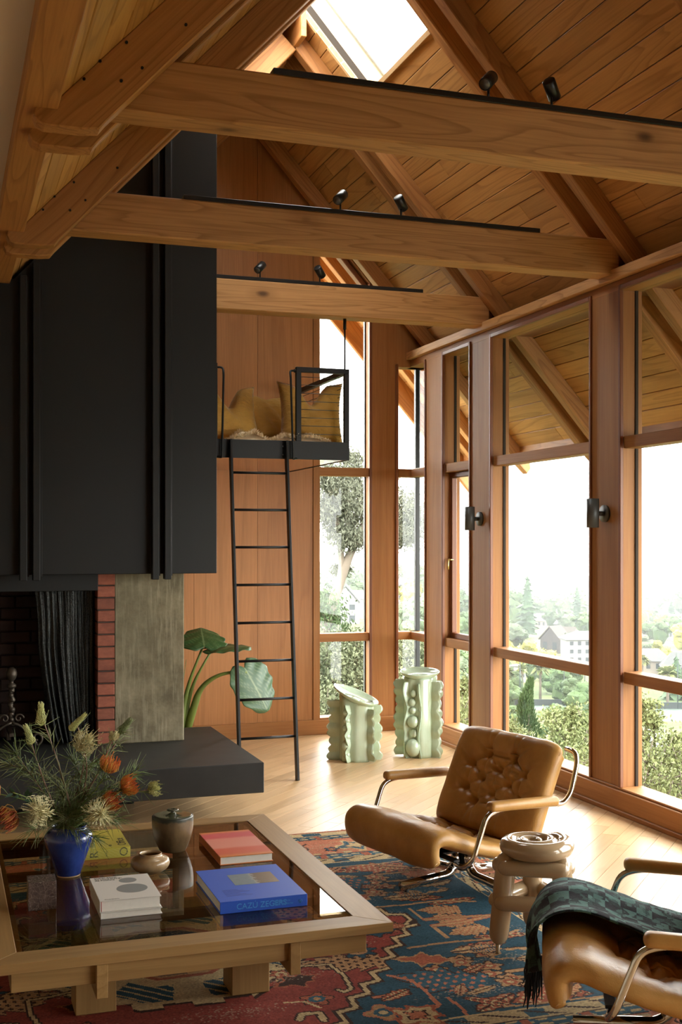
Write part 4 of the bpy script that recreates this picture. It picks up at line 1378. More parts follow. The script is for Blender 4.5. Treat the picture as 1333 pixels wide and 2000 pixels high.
def book(name, lo, hi, mat, lab, spine='front', cover=.003, grp='books on the coffee table'):
    """hardback lying flat; spine faces 'front' (-y) or 'left' (-x)"""
    (x0, y0, z0), (x1, y1, z1) = lo, hi
    b = tag(empty(name, ((x0 + x1) / 2, (y0 + y1) / 2, z0)), lab, 'book', grp)
    box('back_cover', (x0, y0, z0), (x1, y1, z0 + cover), mat, b, 'x', .0008)
    cv = box('front_cover', (x0, y0, z1 - cover), (x1, y1, z1), mat, b, 'x', .0008)
    o_ = .005
    if spine == 'front':
        sp = box('spine', (x0, y0, z0 + cover), (x1, y0 + cover, z1 - cover), mat, b, 'x', .0008)
        box('pages', (x0 + o_, y0 + cover, z0 + cover), (x1 - o_, y1 - o_, z1 - cover), M['paper'], b, 'x', 0)
    else:
        sp = box('spine', (x0, y0, z0 + cover), (x0 + cover, y1, z1 - cover), mat, b, 'y', .0008)
        box('pages', (x0 + cover, y0 + o_, z0 + cover), (x1 - o_, y1 - o_, z1 - cover), M['paper'], b, 'x', 0)
    return b, cv, sp
# yellow book
M['book_yellow'] = plain('yellow_cover', (.52, .44, .055), .5)
M['book_lime'] = plain('pale_yellow_print', (.66, .62, .20), .5)
yb, cv, sp = book('yellow_book', (.515, 5.17, GZ), (.79, 5.50, GZ + .046), M['book_yellow'], 'yellow hardback with black rotated lettering behind the blue vase')
zt = GZ + .046
text('Research', .052, basis((.645, 5.20, zt + .0002), (0, 1, 0), (-1, 0, 0)), M['ink'], cv)
text('for', .022, basis((.715, 5.20, zt + .0002), (0, 1, 0), (-1, 0, 0)), M['ink'], cv)
text('Office', .052, basis((.778, 5.20, zt + .0002), (0, 1, 0), (-1, 0, 0)), M['ink'], cv)
text('R', .050, basis((.650, 5.1698, GZ + .006), (0, 0, 1), (-1, 0, 0)), M['ink'], sp)
text('O', .050, basis((.778, 5.1698, GZ + .005), (0, 0, 1), (-1, 0, 0)), M['ink'], sp)
text('RESEARCH', .008, basis((.690, 5.1698, GZ + .010), (0, 0, 1), (-1, 0, 0)), M['ink'], sp, sx=.6)
for k in range(9):      # wavy print on the spine
    P = [(.52 + .268 * i / 40, 5.1697, GZ + .006 + k * .0042 + .0013 * math.sin(i * 1.9 + k * 2)) for i in range(41)]
    MB().tube(P, .0006, 4).build('print', M['book_lime'], sp)
# white design book: two volumes in one wrapper
M['book_white'] = plain('warm_white_cover', (.60, .57, .52), .55)
M['book_grey'] = plain('grey_print', (.22, .225, .215), .5)
M['book_red'] = plain('red_endband', (.45, .06, .04), .6)
wb, cv, sp = book('white_book', (.553, 4.345, GZ + .024), (.778, 4.655, GZ + .066), M['book_white'], 'white hardback printed with two grey circles, topmost of its pair', 'left')
lb, cv2, sp2 = book('white_book', (.556, 4.342, GZ), (.781, 4.650, GZ + .0235), M['book_white'], 'plain white hardback lying under the book with grey circles', 'left')
box('endband', (.559, 4.3455, GZ + .027), (.5605, 4.349, GZ + .063), M['book_red'], wb, 'z', 0)
zt = GZ + .066
text('Dieter Rams:\nAs Little Design\nAs Possible', .0165, basis((.568, 4.636, zt + .0002), (1, 0, 0), (0, 1, 0)), M['ink'], cv)
disc('printed_circle', (.690, 4.585, zt), .034, M['book_grey'], cv)
disc('printed_circle', (.690, 4.475, zt), .058, M['book_grey'], cv)
text('PHAIDON', .012, basis((.572, 4.355, zt + .0002), (1, 0, 0), (0, 1, 0)), M['book_grey'], cv)
# orange book
def soft_bands():
    t = NT('coral_cover')
    v = t.coord('Object'); sx = t.n('ShaderNodeSeparateXYZ'); t.l(v, sx.inputs[0])
    n = t.val('ADD', sx.outputs[1], t.val('MULTIPLY', t.noise(v, 18, 3), .025))
    c = t.ramp(t.val('ADD', t.val('MULTIPLY', n, 2.1), .47), [(0.06, (.62, .20, .05)), (.14, (.58, .10, .045)), (.30, (.60, .10, .05)), (.36, (.66, .24, .17)), (.66, (.66, .22, .16)), (.72, (.56, .07, .08)), (.86, (.55, .07, .09)), (.94, (.64, .22, .05))])
    t.set(Base_Color=c, Roughness=.4); return t.m
M['book_coral'] = soft_bands()
ob, cv, sp = book('coral_book', (1.128, 4.905, GZ), (1.362, 5.335, GZ + .036), M['book_coral'], 'coral and orange hardback nearest the far right corner of the table', 'left')
M['book_orange'] = plain('orange_cloth', (.62, .20, .05), .5)
sp.data.materials[0] = M['book_orange']
text('COLOUR FIELDS', .02, basis((1.1278, 5.30, GZ + .010), (0, -1, 0), (0, 0, 1)), M['ink'], sp) if False else None
# blue book
M['book_blue'] = plain('cobalt_cloth', (.018, .085, .48), .5, vary=.06, scale=80)
M['book_blue_ink'] = plain('pale_blue_foil', (.06, .28, .62), .35)
bb_, cv, sp = book('blue_book', (.98, 4.262, GZ), (1.316, 4.70, GZ + .044), M['book_blue'], 'cobalt blue hardback with a small landscape picture on its cover')
def inset_mat():
    t = NT('printed_landscape')
    v = t.coord('Object'); s = t.n('ShaderNodeSeparateXYZ'); t.l(v, s.inputs[0])
    n = t.noise(v, 40, 5, .7)
    f = t.val('ADD', t.val('MULTIPLY', s.outputs[0], 6.0), t.val('MULTIPLY', n, .6))
    c = t.ramp(f, [(.22, (.20, .27, .30)), (.30, (.42, .42, .38)), (.36, (.16, .11, .06)), (.7, (.24, .16, .08))])
    c = t.mix(t.val('MULTIPLY', n, .5), c, (.06, .05, .03)); t.set(Base_Color=c, Roughness=.4); return t.m
zt = GZ + .044
box('cover_picture', (1.085, 4.455, zt - .0004), (1.262, 4.60, zt + .0004), inset_mat(), cv, 'x', 0)
text('CAZÚ ZEGERS', .030, basis((1.042, 4.2618, GZ + .012), (1, 0, 0), (0, 0, 1)), M['book_blue_ink'], sp)
text('Architecture in\nPoetic Territories', .0105, basis((1.184, 4.2618, GZ + .024), (1, 0, 0), (0, 0, 1)), M['book_blue_ink'], sp)
for k in range(5):      # small sprig mark at the spine's end
    a = PI / 2 + (k - 2) * .45
    MB().tube([(1.288, 4.2617, GZ + .012), (1.288 + .012 * math.cos(a), 4.2617, GZ + .012 + .017 * math.sin(a))], .0007, 4).build('emblem', M['book_blue_ink'], sp)
M['book_blue_dark'] = plain('blind_stamp_blue', (.012, .055, .34), .4)
for i, (tx, ty) in enumerate(((1.02, 4.40), (1.02, 4.385), (1.02, 4.37), (1.02, 4.355), (1.02, 4.34), (1.02, 4.325))):
    text(('poetry territory', 'landscape light', 'wood and wind', 'open air house', 'south and sea', 'works')[i], .013, basis((tx, ty, zt + .0001), (1, 0, 0), (0, 1, 0)), M['book_blue_dark'], cv) if False else None
    box('blind_stamp', (tx, ty, zt - .0003), (tx + .06 + .02 * ((i * 7) % 3), ty + .006, zt + .0003), M['book_blue_dark'], cv, 'x', 0)

# marble cube
def marble():
    t = NT('dark_emperador_marble')
    v = t.coord('Object')
    vo = t.n('ShaderNodeTexVoronoi', _feature='DISTANCE_TO_EDGE'); vo.inputs['Scale'].default_value = 60
    d = t.n('ShaderNodeVectorMath'); d.operation = 'ADD'
    nn = t.n('ShaderNodeTexNoise'); nn.inputs['Scale'].default_value = 22; nn.inputs['Detail'].default_value = 4
    sc_ = t.n('ShaderNodeVectorMath'); sc_.operation = 'SCALE'; sc_.inputs['Scale'].default_value = .05
    t.l(v, nn.inputs['Vector']); t.l(nn.outputs['Color'], sc_.inputs[0]); t.l(v, d.inputs[0]); t.l(sc_.outputs[0], d.inputs[1]); t.l(d.outputs[0], vo.inputs['Vector'])
    base = t.ramp(t.noise(v, 30, 5, .7), [(.3, (.045, .03, .026)), (.6, (.10, .07, .058)), (.8, (.17, .13, .11))])
    c = t.mix(t.ramp(vo.outputs['Distance'], [(.0, .55), (.035, .0)]), base, (.34, .28, .24))
    t.set(Base_Color=c, Roughness=.25); return t.m
bm = bmesh.new(); bm_box(bm, (0, 0, .0525), (.102, .102, .105), bevel=.0015, seg=2)
tag(bm_obj('marble_cube', bm, marble(), None, matrix=Matrix.Translation((.366, 4.576, GZ)) @ Matrix.Rotation(-.02, 4, 'Z')), 'brown veined marble cube at the left end of the glass top', 'cube')

# pottery
def glaze(name, a, b, sc, rough, drip=None, spk=0.0, coat=.5):
    t = NT(name)
    v = t.coord('Object', (1, 1, .6))
    c = t.mix(t.ramp(t.noise(v, sc, 5, .65), [(.35, 0.), (.7, 1.)]), a, b)
    if drip:
        s = t.n('ShaderNodeSeparateXYZ'); t.l(t.coord('Object'), s.inputs[0])
        f = t.val('ADD', s.outputs[2], t.val('MULTIPLY', t.noise(t.coord('Object', (1, 1, .2)), 28, 2), .03))
        c = t.mix(t.ramp(t.val('MULTIPLY', t.val('SUBTRACT', f, GZ), 1 / drip[0]), [(.95, 0.), (1.0, 1.)]), c, drip[1])
    if spk: c = t.mix(t.ramp(t.noise(t.coord('Object'), 140, 2), [(.62, 0.), (.70, spk)]), c, (.9, .88, .84))
    t.set(Base_Color=c, Roughness=rough)
    t.b.inputs['Coat Weight'].default_value = coat; t.b.inputs['Coat Roughness'].default_value = .08
    return t.m
def smooth_prof(pts, n=4):
    out = []
    P = [Vector((a, b, 0)) for a, b in pts]
    for i in range(len(P) - 1):
        p0, p1, p2, p3 = P[max(i - 1, 0)], P[i], P[i + 1], P[min(i + 2, len(P) - 1)]
        for k in range(n):
            t = k / n
            q = .5 * ((2 * p1) + (-p0 + p2) * t + (2 * p0 - 5 * p1 + 4 * p2 - p3) * t * t + (-p0 + 3 * p1 - 3 * p2 + p3) * t ** 3)
            out.append((max(q.x, .0005), q.y))
    out.append((P[-1].x, P[-1].y)); return out
VC = Vector((.505, 4.965, GZ))
vase = tag(empty('vase', VC), 'round-shouldered cobalt blue pottery vase holding the flower stems', 'vase')
pr_ = smooth_prof([(.046, .004), (.050, .012), (.070, .07), (.092, .13), (.098, .158), (.090, .178), (.074, .190), (.070, .200), (.074, .206), (.066, .205), (.062, .19), (.07, .16), (.05, .06), (.002, .05)])
MB().add(*lathe_vf(pr_, 40, VC)).build('body', glaze('cobalt_glaze', (.010, .022, .13), (.030, .062, .25), 11, .20, None, 0), vase)
MB().add(*lathe_vf([(.046, 0), (.0475, .002), (.048, .008), (.044, .012)], 40, VC)).build('foot', plain('bare_clay', (.42, .28, .15), .85), vase)
JC = Vector((.985, 5.22, GZ))
jar = tag(empty('lidded_jar', JC), 'dark brown stoneware jar with a knobbed lid', 'jar')
pr_ = smooth_prof([(.050, .0), (.058, .004), (.078, .05), (.090, .10), (.092, .145), (.090, .155), (.084, .157), (.080, .150)])
MB().add(*lathe_vf(pr_, 40, JC)).build('body', glaze('tenmoku_glaze', (.075, .046, .020), (.20, .125, .055), 14, .42, (.158, (.028, .030, .018)), 0, .12), jar)
lid = MB().add(*lathe_vf(smooth_prof([(.083, .150), (.083, .158), (.05, .159), (.018, .163), (.010, .168)]), 40, JC)).build('lid', glaze('olive_glaze', (.04, .045, .022), (.075, .08, .045), 9, .12), jar)
MB().add(*lathe_vf(smooth_prof([(.009, .164), (.009, .172), (.024, .177), (.025, .182), (.014, .184), (.001, .180)]), 28, JC)).build('knob', M['iron'] if False else glaze('olive_glaze_knob', (.05, .045, .025), (.11, .10, .07), 9, .15), lid)
BC = Vector((.832, 4.905, GZ))
bowl = tag(empty('squat_pot', BC), 'small squat tan stoneware pot with an open neck', 'pot')
pr_ = smooth_prof([(.040, .0), (.048, .003), (.070, .018), (.080, .038), (.074, .057), (.052, .067), (.047, .074), (.0475, .079), (.043, .079), (.042, .068), (.060, .05), (.055, .02), (.002, .012)])
MB().add(*lathe_vf(pr_, 40, BC)).build('body', glaze('tan_glaze', (.28, .17, .075), (.46, .33, .18), 15, .35, None, .0), bowl)
# ------------------------------------------------------------------ leather lounge chairs
def leather():
    t = NT('tan_leather')
    v = t.coord('Object')
    n = t.noise(v, 5, 4, .6)
    c = t.ramp(n, [(.30, (.36, .178, .042)), (.55, (.48, .255, .070)), (.80, (.56, .32, .11))])
    cr = t.n('ShaderNodeTexVoronoi', _feature='DISTANCE_TO_EDGE'); cr.inputs['Scale'].default_value = 26
    d = t.n('ShaderNodeVectorMath'); d.operation = 'ADD'
    nn = t.n('ShaderNodeTexNoise'); nn.inputs['Scale'].default_value = 7; nn.inputs['Detail'].default_value = 3
    t.l(v, nn.inputs['Vector']); s2 = t.n('ShaderNodeVectorMath'); s2.operation = 'SCALE'; s2.inputs['Scale'].default_value = .22
    t.l(nn.outputs['Color'], s2.inputs[0]); t.l(v, d.inputs[0]); t.l(s2.outputs[0], d.inputs[1]); t.l(d.outputs[0], cr.inputs['Vector'])
    crack = t.ramp(cr.outputs['Distance'], [(.0, 1.), (.035, .0)])
    c = t.mix(t.val('MULTIPLY', crack, .10), c, (.50, .31, .13))
    t.set(Base_Color=c, Roughness=t.ramp(n, [(.3, .34), (.8, .46)]))
    h = t.val('ADD', t.val('MULTIPLY', t.noise(v, 180, 2), .25), t.val('MULTIPLY', t.noise(v, 14, 3, .6, .8), .9))
    t.bump(h, .28, .008)
    return t.m
M['leather'] = leather()
M['chrome'] = plain('polished_chrome', (.62, .60, .57), .09, 1.0)
M['rubber'] = plain('black_rubber', (.02, .02, .02), .7)
def catmull(P, n):
    P = [Vector(p) for p in P]; out = []
    m = len(P) - 1
    for k in range(n + 1):
        f = k / n * m; i = min(int(f), m - 1); t = f - i
        p0, p1, p2, p3 = P[max(i - 1, 0)], P[i], P[i + 1], P[min(i + 2, m)]
        out.append(.5 * ((2 * p1) + (-p0 + p2) * t + (2 * p0 - 5 * p1 + 4 * p2 - p3) * t * t + (-p0 + 3 * p1 - 3 * p2 + p3) * t ** 3))
    return out
def cushion(prof, width, thick, tufts, nu, nv, taper=lambda s: 1.0, seed=0, crease_r=.205, out_side=1):
    """padded cushion along a (y,z) profile; prof runs along its upper skin; tufts = [(x, s)]"""
    C = catmull([(0, y, z) for y, z in prof], nv)
    Ls = [0.]
    for i in range(nv): Ls.append(Ls[-1] + (C[i + 1] - C[i]).length)
    L = Ls[-1]
    N = []
    for i in range(nv + 1):
        t = (C[min(i + 1, nv)] - C[max(i - 1, 0)]).normalized()
        N.append(Vector((0, -t.z, t.y)) * out_side)
    T = [(x, s * L) for x, s in tufts]
    pairs = [(T[i], T[j]) for i in range(len(T)) for j in range(i) if math.hypot(T[i][0] - T[j][0], T[i][1] - T[j][1]) < crease_r]
    V = []
    for side in (1, -1):
        for i in range(nv + 1):
            s = i / nv; l = Ls[i]
            es = min(1, min(s, 1 - s) / .07)
            ef = math.sqrt(max(0, 1 - (1 - es) ** 2)) if es < 1 else 1
            for k in range(nu + 1):
                u = -1 + 2 * k / nu
                x = u * width / 2 * taper(s)
                uf = (1 - abs(u) ** 7) ** .42
                if side == 1:
                    h = thick * .5 * uf * ef
                    dd = 0
                    for tx, tl in T:
                        r2 = (x - tx) ** 2 + (l - tl) ** 2
                        if r2 < .04: dd += .038 * math.exp(-r2 / .0008) + .016 * math.exp(-r2 / .006)
                    for (ax, al), (bx, bl) in pairs:
                        dx, dl = bx - ax, bl - al
                        q = ((x - ax) * dx + (l - al) * dl) / (dx * dx + dl * dl)
                        q = max(0, min(1, q))
                        r2 = (x - ax - q * dx) ** 2 + (l - al - q * dl) ** 2
                        if r2 < .004: dd = max(dd, .026 * math.exp(-r2 / .00014) + .012 * math.exp(-r2 / .0014))
                    # radiating pleats from the outer tufts to the edges
                    if T:
                        for tx, tl in T:
                            for sx, sl in ((.9, .5), (-.9, .5), (.9, -.45), (-.9, -.45), (.25, 1.), (-.25, 1.), (.25, -1), (-.25, -1)):
                                if (sx > 0) != (tx > 0) and abs(sx) > .5: continue
                                if tl < L * .62 and sl > .8: continue
                                if tl > L * .30 and sl < -.8: continue
                                dx, dl = sx * .15, sl * .15
                                q = ((x - tx) * dx + (l - tl) * dl) / (dx * dx + dl * dl)
                                if 0 < q < 1:
                                    r2 = (x - tx - q * dx) ** 2 + (l - tl - q * dl) ** 2
                                    if r2 < .0012: dd += .017 * (1 - q) * math.exp(-r2 / .00011)
                    h -= dd * uf * ef
                    h += .006 * mnoise.noise(Vector((x * 9 + seed, l * 9, 3.1))) * uf * ef
                else:
                    h = -thick * .5 * uf * ef
                p = C[i] + N[i] * (h - thick * .5)
                V.append((x, p.y, p.z))
    F = []
    m = nu + 1; o2 = (nv + 1) * m
    for i in range(nv):
        for k in range(nu):
            a = i * m + k
            F.append((a, a + 1, a + m + 1, a + m)); F.append((o2 + a, o2 + a + m, o2 + a + m + 1, o2 + a + 1))
    return V, F, C, N, Ls
def cush_obj(name, data, parent, tuft_btn=None):
    V, F = data[:2]
    me = bpy.data.meshes.new(name); me.from_pydata(V, [], F)
    bm = bmesh.new(); bm.from_mesh(me)
    bmesh.ops.remove_doubles(bm, verts=bm.verts, dist=.0002)
    bmesh.ops.recalc_face_normals(bm, faces=bm.faces)
    return bm_obj(name, bm, M['leather'], parent, True, world=False)
SEAT = [(-.275, .215), (-.18, .232), (-.02, .262), (.14, .302), (.26, .340), (.345, .370), (.42, .370), (.472, .330), (.484, .265), (.468, .205), (.43, .185)]
BACK = [(-.075, .235), (-.105, .33), (-.145, .43), (-.187, .53), (-.222, .61), (-.25, .668), (-.285, .705), (-.33, .708), (-.36, .675)]
def make_chair(name, label):
    c = empty(name)
    tag(c, label, 'chair', 'tan leather lounge chairs')
    tb = [(-.13, .62), (.13, .62), (0, .56), (-.22, .50), (0.01, .44) , (.22, .50), (-.12, .38), (.12, .38), (-.22, .27), (0, .26), (.22, .27)]
    tb = [(-.09, .66), (.10, .655), (-.20, .555), (.0, .55), (.205, .55), (-.10, .45), (.10, .45), (-.20, .345), (.0, .345), (.20, .345), (-.10, .25), (.10, .25)]
    d = cushion(BACK, .78, .120, tb, 96, 84, lambda s: 1.0 - .02 * s, 1, out_side=-1)
    # outward side of the back is +y (forward): profile runs upwards, so flip where needed
    cush_obj('back_cushion', d, c)
    ts = [(-.20, .42), (0, .42), (.20, .42), (-.10, .31), (.10, .31), (-.20, .20), (0, .20), (.20, .20), (-.10, .52), (.10, .52)]
    d2 = cushion(SEAT, .76, .095, ts, 96, 84, lambda s: 1.0, 5, out_side=1)
    cush_obj('seat_cushion', d2, c)
    for s in (-1, 1):
        p = [(s * .30, .27, .190), (s * .385, .285, .195), (s * .425, .265, .235), (s * .43, .19, .430), (s * .43, .12, .452), (s * .43, -.22, .438), (s * .435, -.27, .434), (s * .438, -.315, .475), (s * .43, -.365, .615), (s * .41, -.375, .668), (s * .35, -.365, .675)]
        MB().tube(fillet(p, .05, 5), .0125, 12).build('frame_tube', M['chrome'], c, world=False)
        bm = bmesh.new()
        rot = Matrix.Rotation(.04, 3, 'X')
        bm_box(bm, (s * .43, -.028, .459), (.060, .415, .046), rot=rot, bevel=.020, seg=4)
        for v in bm.verts:      # slight crown
            v.co.z += .010 * (1 - ((v.co.y + .028) / .21) ** 2)
        arm = bm_obj('arm_pad', bm, M['leather'], c, True, world=False)
    bm = bmesh.new()
    bm_box(bm, (0, .27, .206), (.62, .035, .012), bevel=.002); bm_box(bm, (0, .05, .198), (.30, .45, .012), bevel=.002); bm_box(bm, (0, -.16, .192), (.60, .035, .012), bevel=.002)
    bm_obj('seat_frame', bm, M['black_steel'], c, world=False)
    base = MB().add(*lathe_vf([(.066, .168), (.069, .171), (.069, .190), (.066, .193)], 32)).build('hub', M['chrome'], c, world=False)
    MB().add(*lathe_vf([(.024, .055), (.024, .170)], 20)).build('column', M['frame_dark'], c, world=False)
    for k in range(4):
        a = k * PI / 2 + math.radians(-88)
        ca, sa = math.cos(a), math.sin(a)
        P = [(.044, .168), (.044, .085), (.090, .045), (.38, .034)]
        path = fillet([(r * ca, r * sa, z) for r, z in P], .05, 6)
        MB().tube(path, .0225, 14).build('foot_tube', M['chrome'], c, world=False)
        MB().add(*lathe_vf([(.010, .0), (.011, .002), (.011, .016)], 12, (.345 * ca, .345 * sa, 0))).build('glide', M['rubber'], c, world=False)
    return c
ch1 = make_chair('lounge_chair', 'tan tufted leather lounge chair with chrome arms, seen whole beside the table')
ch2 = copy_tree(ch1)
ch1.location = (2.47, 5.38, RT); ch1.rotation_euler = (0, 0, math.radians(102.7))
ch2.location = (2.41, 3.43, RT); ch2.rotation_euler = (0, 0, math.radians(61.7))
ch2['label'] = 'tan leather lounge chair cut off at the lower right under the blanket'

# ------------------------------------------------------------------ blanket over the second chair
def plaid():
    t = NT('teal_and_black_wool')
    at = t.n('ShaderNodeAttribute'); at.attribute_name = 'cloth_uv'
    u = t.n('ShaderNodeSeparateXYZ'); t.l(at.outputs['Vector'], u.inputs[0])
    vm = t.n('ShaderNodeMapping'); vm.inputs['Scale'].default_value = (1, 1, 1); t.l(at.outputs['Vector'], vm.inputs[0])
    br = t.n('ShaderNodeTexBrick'); br.offset = .5; br.squash = .7; br.squash_frequency = 3
    br.inputs['Scale'].default_value = 9.5; br.inputs['Mortar Size'].default_value = .012; br.inputs['Bias'].default_value = -.12
    br.inputs['Brick Width'].default_value = .34; br.inputs['Row Height'].default_value = .30
    br.inputs['Color1'].default_value = (.009, .011, .016, 1); br.inputs['Color2'].default_value = (.10, .215, .19, 1); br.inputs['Mortar'].default_value = (.018, .035, .035, 1)
    t.l(vm.outputs[0], br.inputs['Vector'])
    ck = t.n('ShaderNodeTexChecker'); ck.inputs['Scale'].default_value = 17; t.l(vm.outputs[0], ck.inputs['Vector'])
    ck.inputs['Color1'].default_value = (.010, .012, .018, 1); ck.inputs['Color2'].default_value = (.115, .24, .215, 1)
    n = t.noise(vm.outputs[0], 22, 2)
    c = t.mix(t.ramp(n, [(.46, 0.), (.50, 1.)]), br.outputs['Color'], ck.outputs['Color'])
    weft = t.noise(t.coord('Object'), 300, 2)
    c = t.mix(t.val('MULTIPLY', weft, .4), c, (.008, .01, .012))
    t.set(Base_Color=c, Roughness=.95); t.b.inputs['Sheen Weight'].default_value = .1
    t.b.inputs['Specular IOR Level'].default_value = .15
    t.bump(weft, .6, .004)
    return t.m
bl = empty('throw_blanket', ch2.location, math.radians(61.7))
tag(bl, 'black and teal woven blanket draped over the front of the cut-off chair', 'blanket')
BP = [(-.24, .262), (-.12, .268), (0.0, .288), (.12, .322), (.24, .362), (.335, .393), (.42, .392), (.478, .345), (.492, .27), (.490, .20), (.488, .165)]
nvb, nub = 70, 60
Cb = catmull([(0, y, z) for y, z in BP], nvb)
V, F, uv = [], [], []
lb_ = 0
for i in range(nvb + 1):
    s = i / nvb
    if i: lb_ += (Cb[i] - Cb[i - 1]).length
    hang = max(0, (s - .66) / .34)
    x0 = -.06 + .14 * (1 - s) * 0 + .16 * hang ** .8 - .04 * s
    x1 = .455 - .14 * hang ** .9
    t = (Cb[min(i + 1, nvb)] - Cb[max(i - 1, 0)]).normalized(); nr = Vector((0, -t.z, t.y))
    for k in range(nub + 1):
        u = k / nub
        x = x0 + (x1 - x0) * u
        fold = .010 * math.sin(u * 11 + 3 * s) + (.020 * math.sin(u * 24 + 1) * hang) + .006 * mnoise.noise(Vector((x * 14, lb_ * 14, 0)))
        p = Cb[i] + nr * (.014 + fold + .012)
        z = p.z
        side = max(0, x - .375)                  # slides down the far side of the seat
        z -= side * 1.1 + (3.2 * side * side)
        V.append((x + (-.0 if side == 0 else -.3 * side), p.y, z))
        uv.append((lb_, u * .52, 0))
for i in range(nvb):
    for k in range(nub):
        a = i * (nub + 1) + k
        F.append((a, a + 1, a + nub + 2, a + nub + 1))
cl = pydata('cloth', V, F, plaid(), bl, True, world=False)
at = cl.data.attributes.new('cloth_uv', 'FLOAT_VECTOR', 'POINT'); at.data.foreach_set('vector', np.array(uv, dtype=np.float32).ravel())
sf = cl.modifiers.new('thickness', 'SOLIDIFY'); sf.thickness = .007; sf.offset = 1
mb = MB(); rr = random.Random(5)
for k in range(90):
    i = rr.randint(0, nub); a = Vector(V[nvb * (nub + 1) + i])
    dx, dy = rr.uniform(-.012, .012), rr.uniform(-.004, .018); L = rr.uniform(.07, .125)
    P = [a + Vector((0, 0, .005)), a + Vector((dx * .4, dy * .6, -L * .4)), a + Vector((dx, dy * .5, -L * .75)), a + Vector((dx * 1.3 + rr.uniform(-.008, .008), dy, -L))]
    mb.tube(P, [.0028, .0030, .0026, .0016], 5)
fr = mb.build('fringe', plain('black_wool_fringe', (.013, .016, .018), .95), bl, world=False)
tag(fr, kind='stuff')

# ------------------------------------------------------------------ balloon stool
M['balloon'] = plain('taupe_gloss_lacquer', (.40, .285, .165), .12, coat=.6)
st = tag(empty('balloon_stool', (2.337, 4.39, RT)), 'glossy taupe stool shaped like twisted balloons', 'stool')
SA, SB, SC = Vector((2.172, 4.385)), Vector((2.41, 4.535)), Vector((2.43, 4.255))
ctr = (SA + SB + SC) / 3
def sausage(p, q, r, n=18, taper=1.0, name='bar'):
    p, q = Vector(p), Vector(q); d = (q - p); L = d.length; d.normalize()
    pts, rad = [], []
    for k in range(n + 1):
        a = k / n
        x = L * (.5 - .5 * math.cos(PI * a))
        e = min(x, L - x)
        rr_ = r * math.sqrt(max(0.0, 1 - (1 - min(1, e / (r * 1.15))) ** 2)) * (1 + (taper - 1) * a)
        pts.append(p + d * x); rad.append(max(rr_, .002))
    return MB().tube(pts, rad, 22).build(name, M['balloon'], st)
def spiral():
    pts, rad = [], []
    n = 150; turns = 2.3
    for k in range(n + 1):
        a = k / n
        th = 2 * PI * turns * a - 1.15
        R = .014 + .126 * a ** .95
        if a > .90: R += .30 * (a - .90) ** 1.3
        z = 0
        r = .016 + .0215 * min(1, a * 1.25)
        z = .476 - r - .006 * (1 - a)
        pts.append((ctr.x + R * math.cos(th), ctr.y + R * math.sin(th), z))
        e = min(a, 1 - a) * n
        r *= math.sqrt(max(.01, 1 - (1 - min(1, e / 7)) ** 2))
        rad.append(r)
    return MB().tube(pts, rad, 22).build('seat_coil', M['balloon'], st)
spiral()
for P in (SA, SB, SC):
    d = (P - ctr); top = ctr + d * .74
    sausage((top.x, top.y, .425), (P.x, P.y, RT + .035), .044, 22, .90, 'leg')
    MB().tube([(P.x, P.y, RT + .042), (P.x, P.y, RT + .012), (P.x, P.y, RT)], [.010, .0075, .0085], 12).build('knot', M['balloon'], st)
for P, Q in ((SA, SC), (SA, SB), (SB, SC)):
    for z, f, r in ((.368, .80, .033), (.225, .90, .032)):
        a, b = ctr + (P - ctr) * f, ctr + (Q - ctr) * f
        m_ = (a + b) / 2; o_ = (m_ - ctr).normalized() * .028
        e = (b - a).normalized() * .03
        a, b = a + o_ - e, b + o_ + e
        sausage((a.x, a.y, z), (b.x, b.y, z - .005), r)

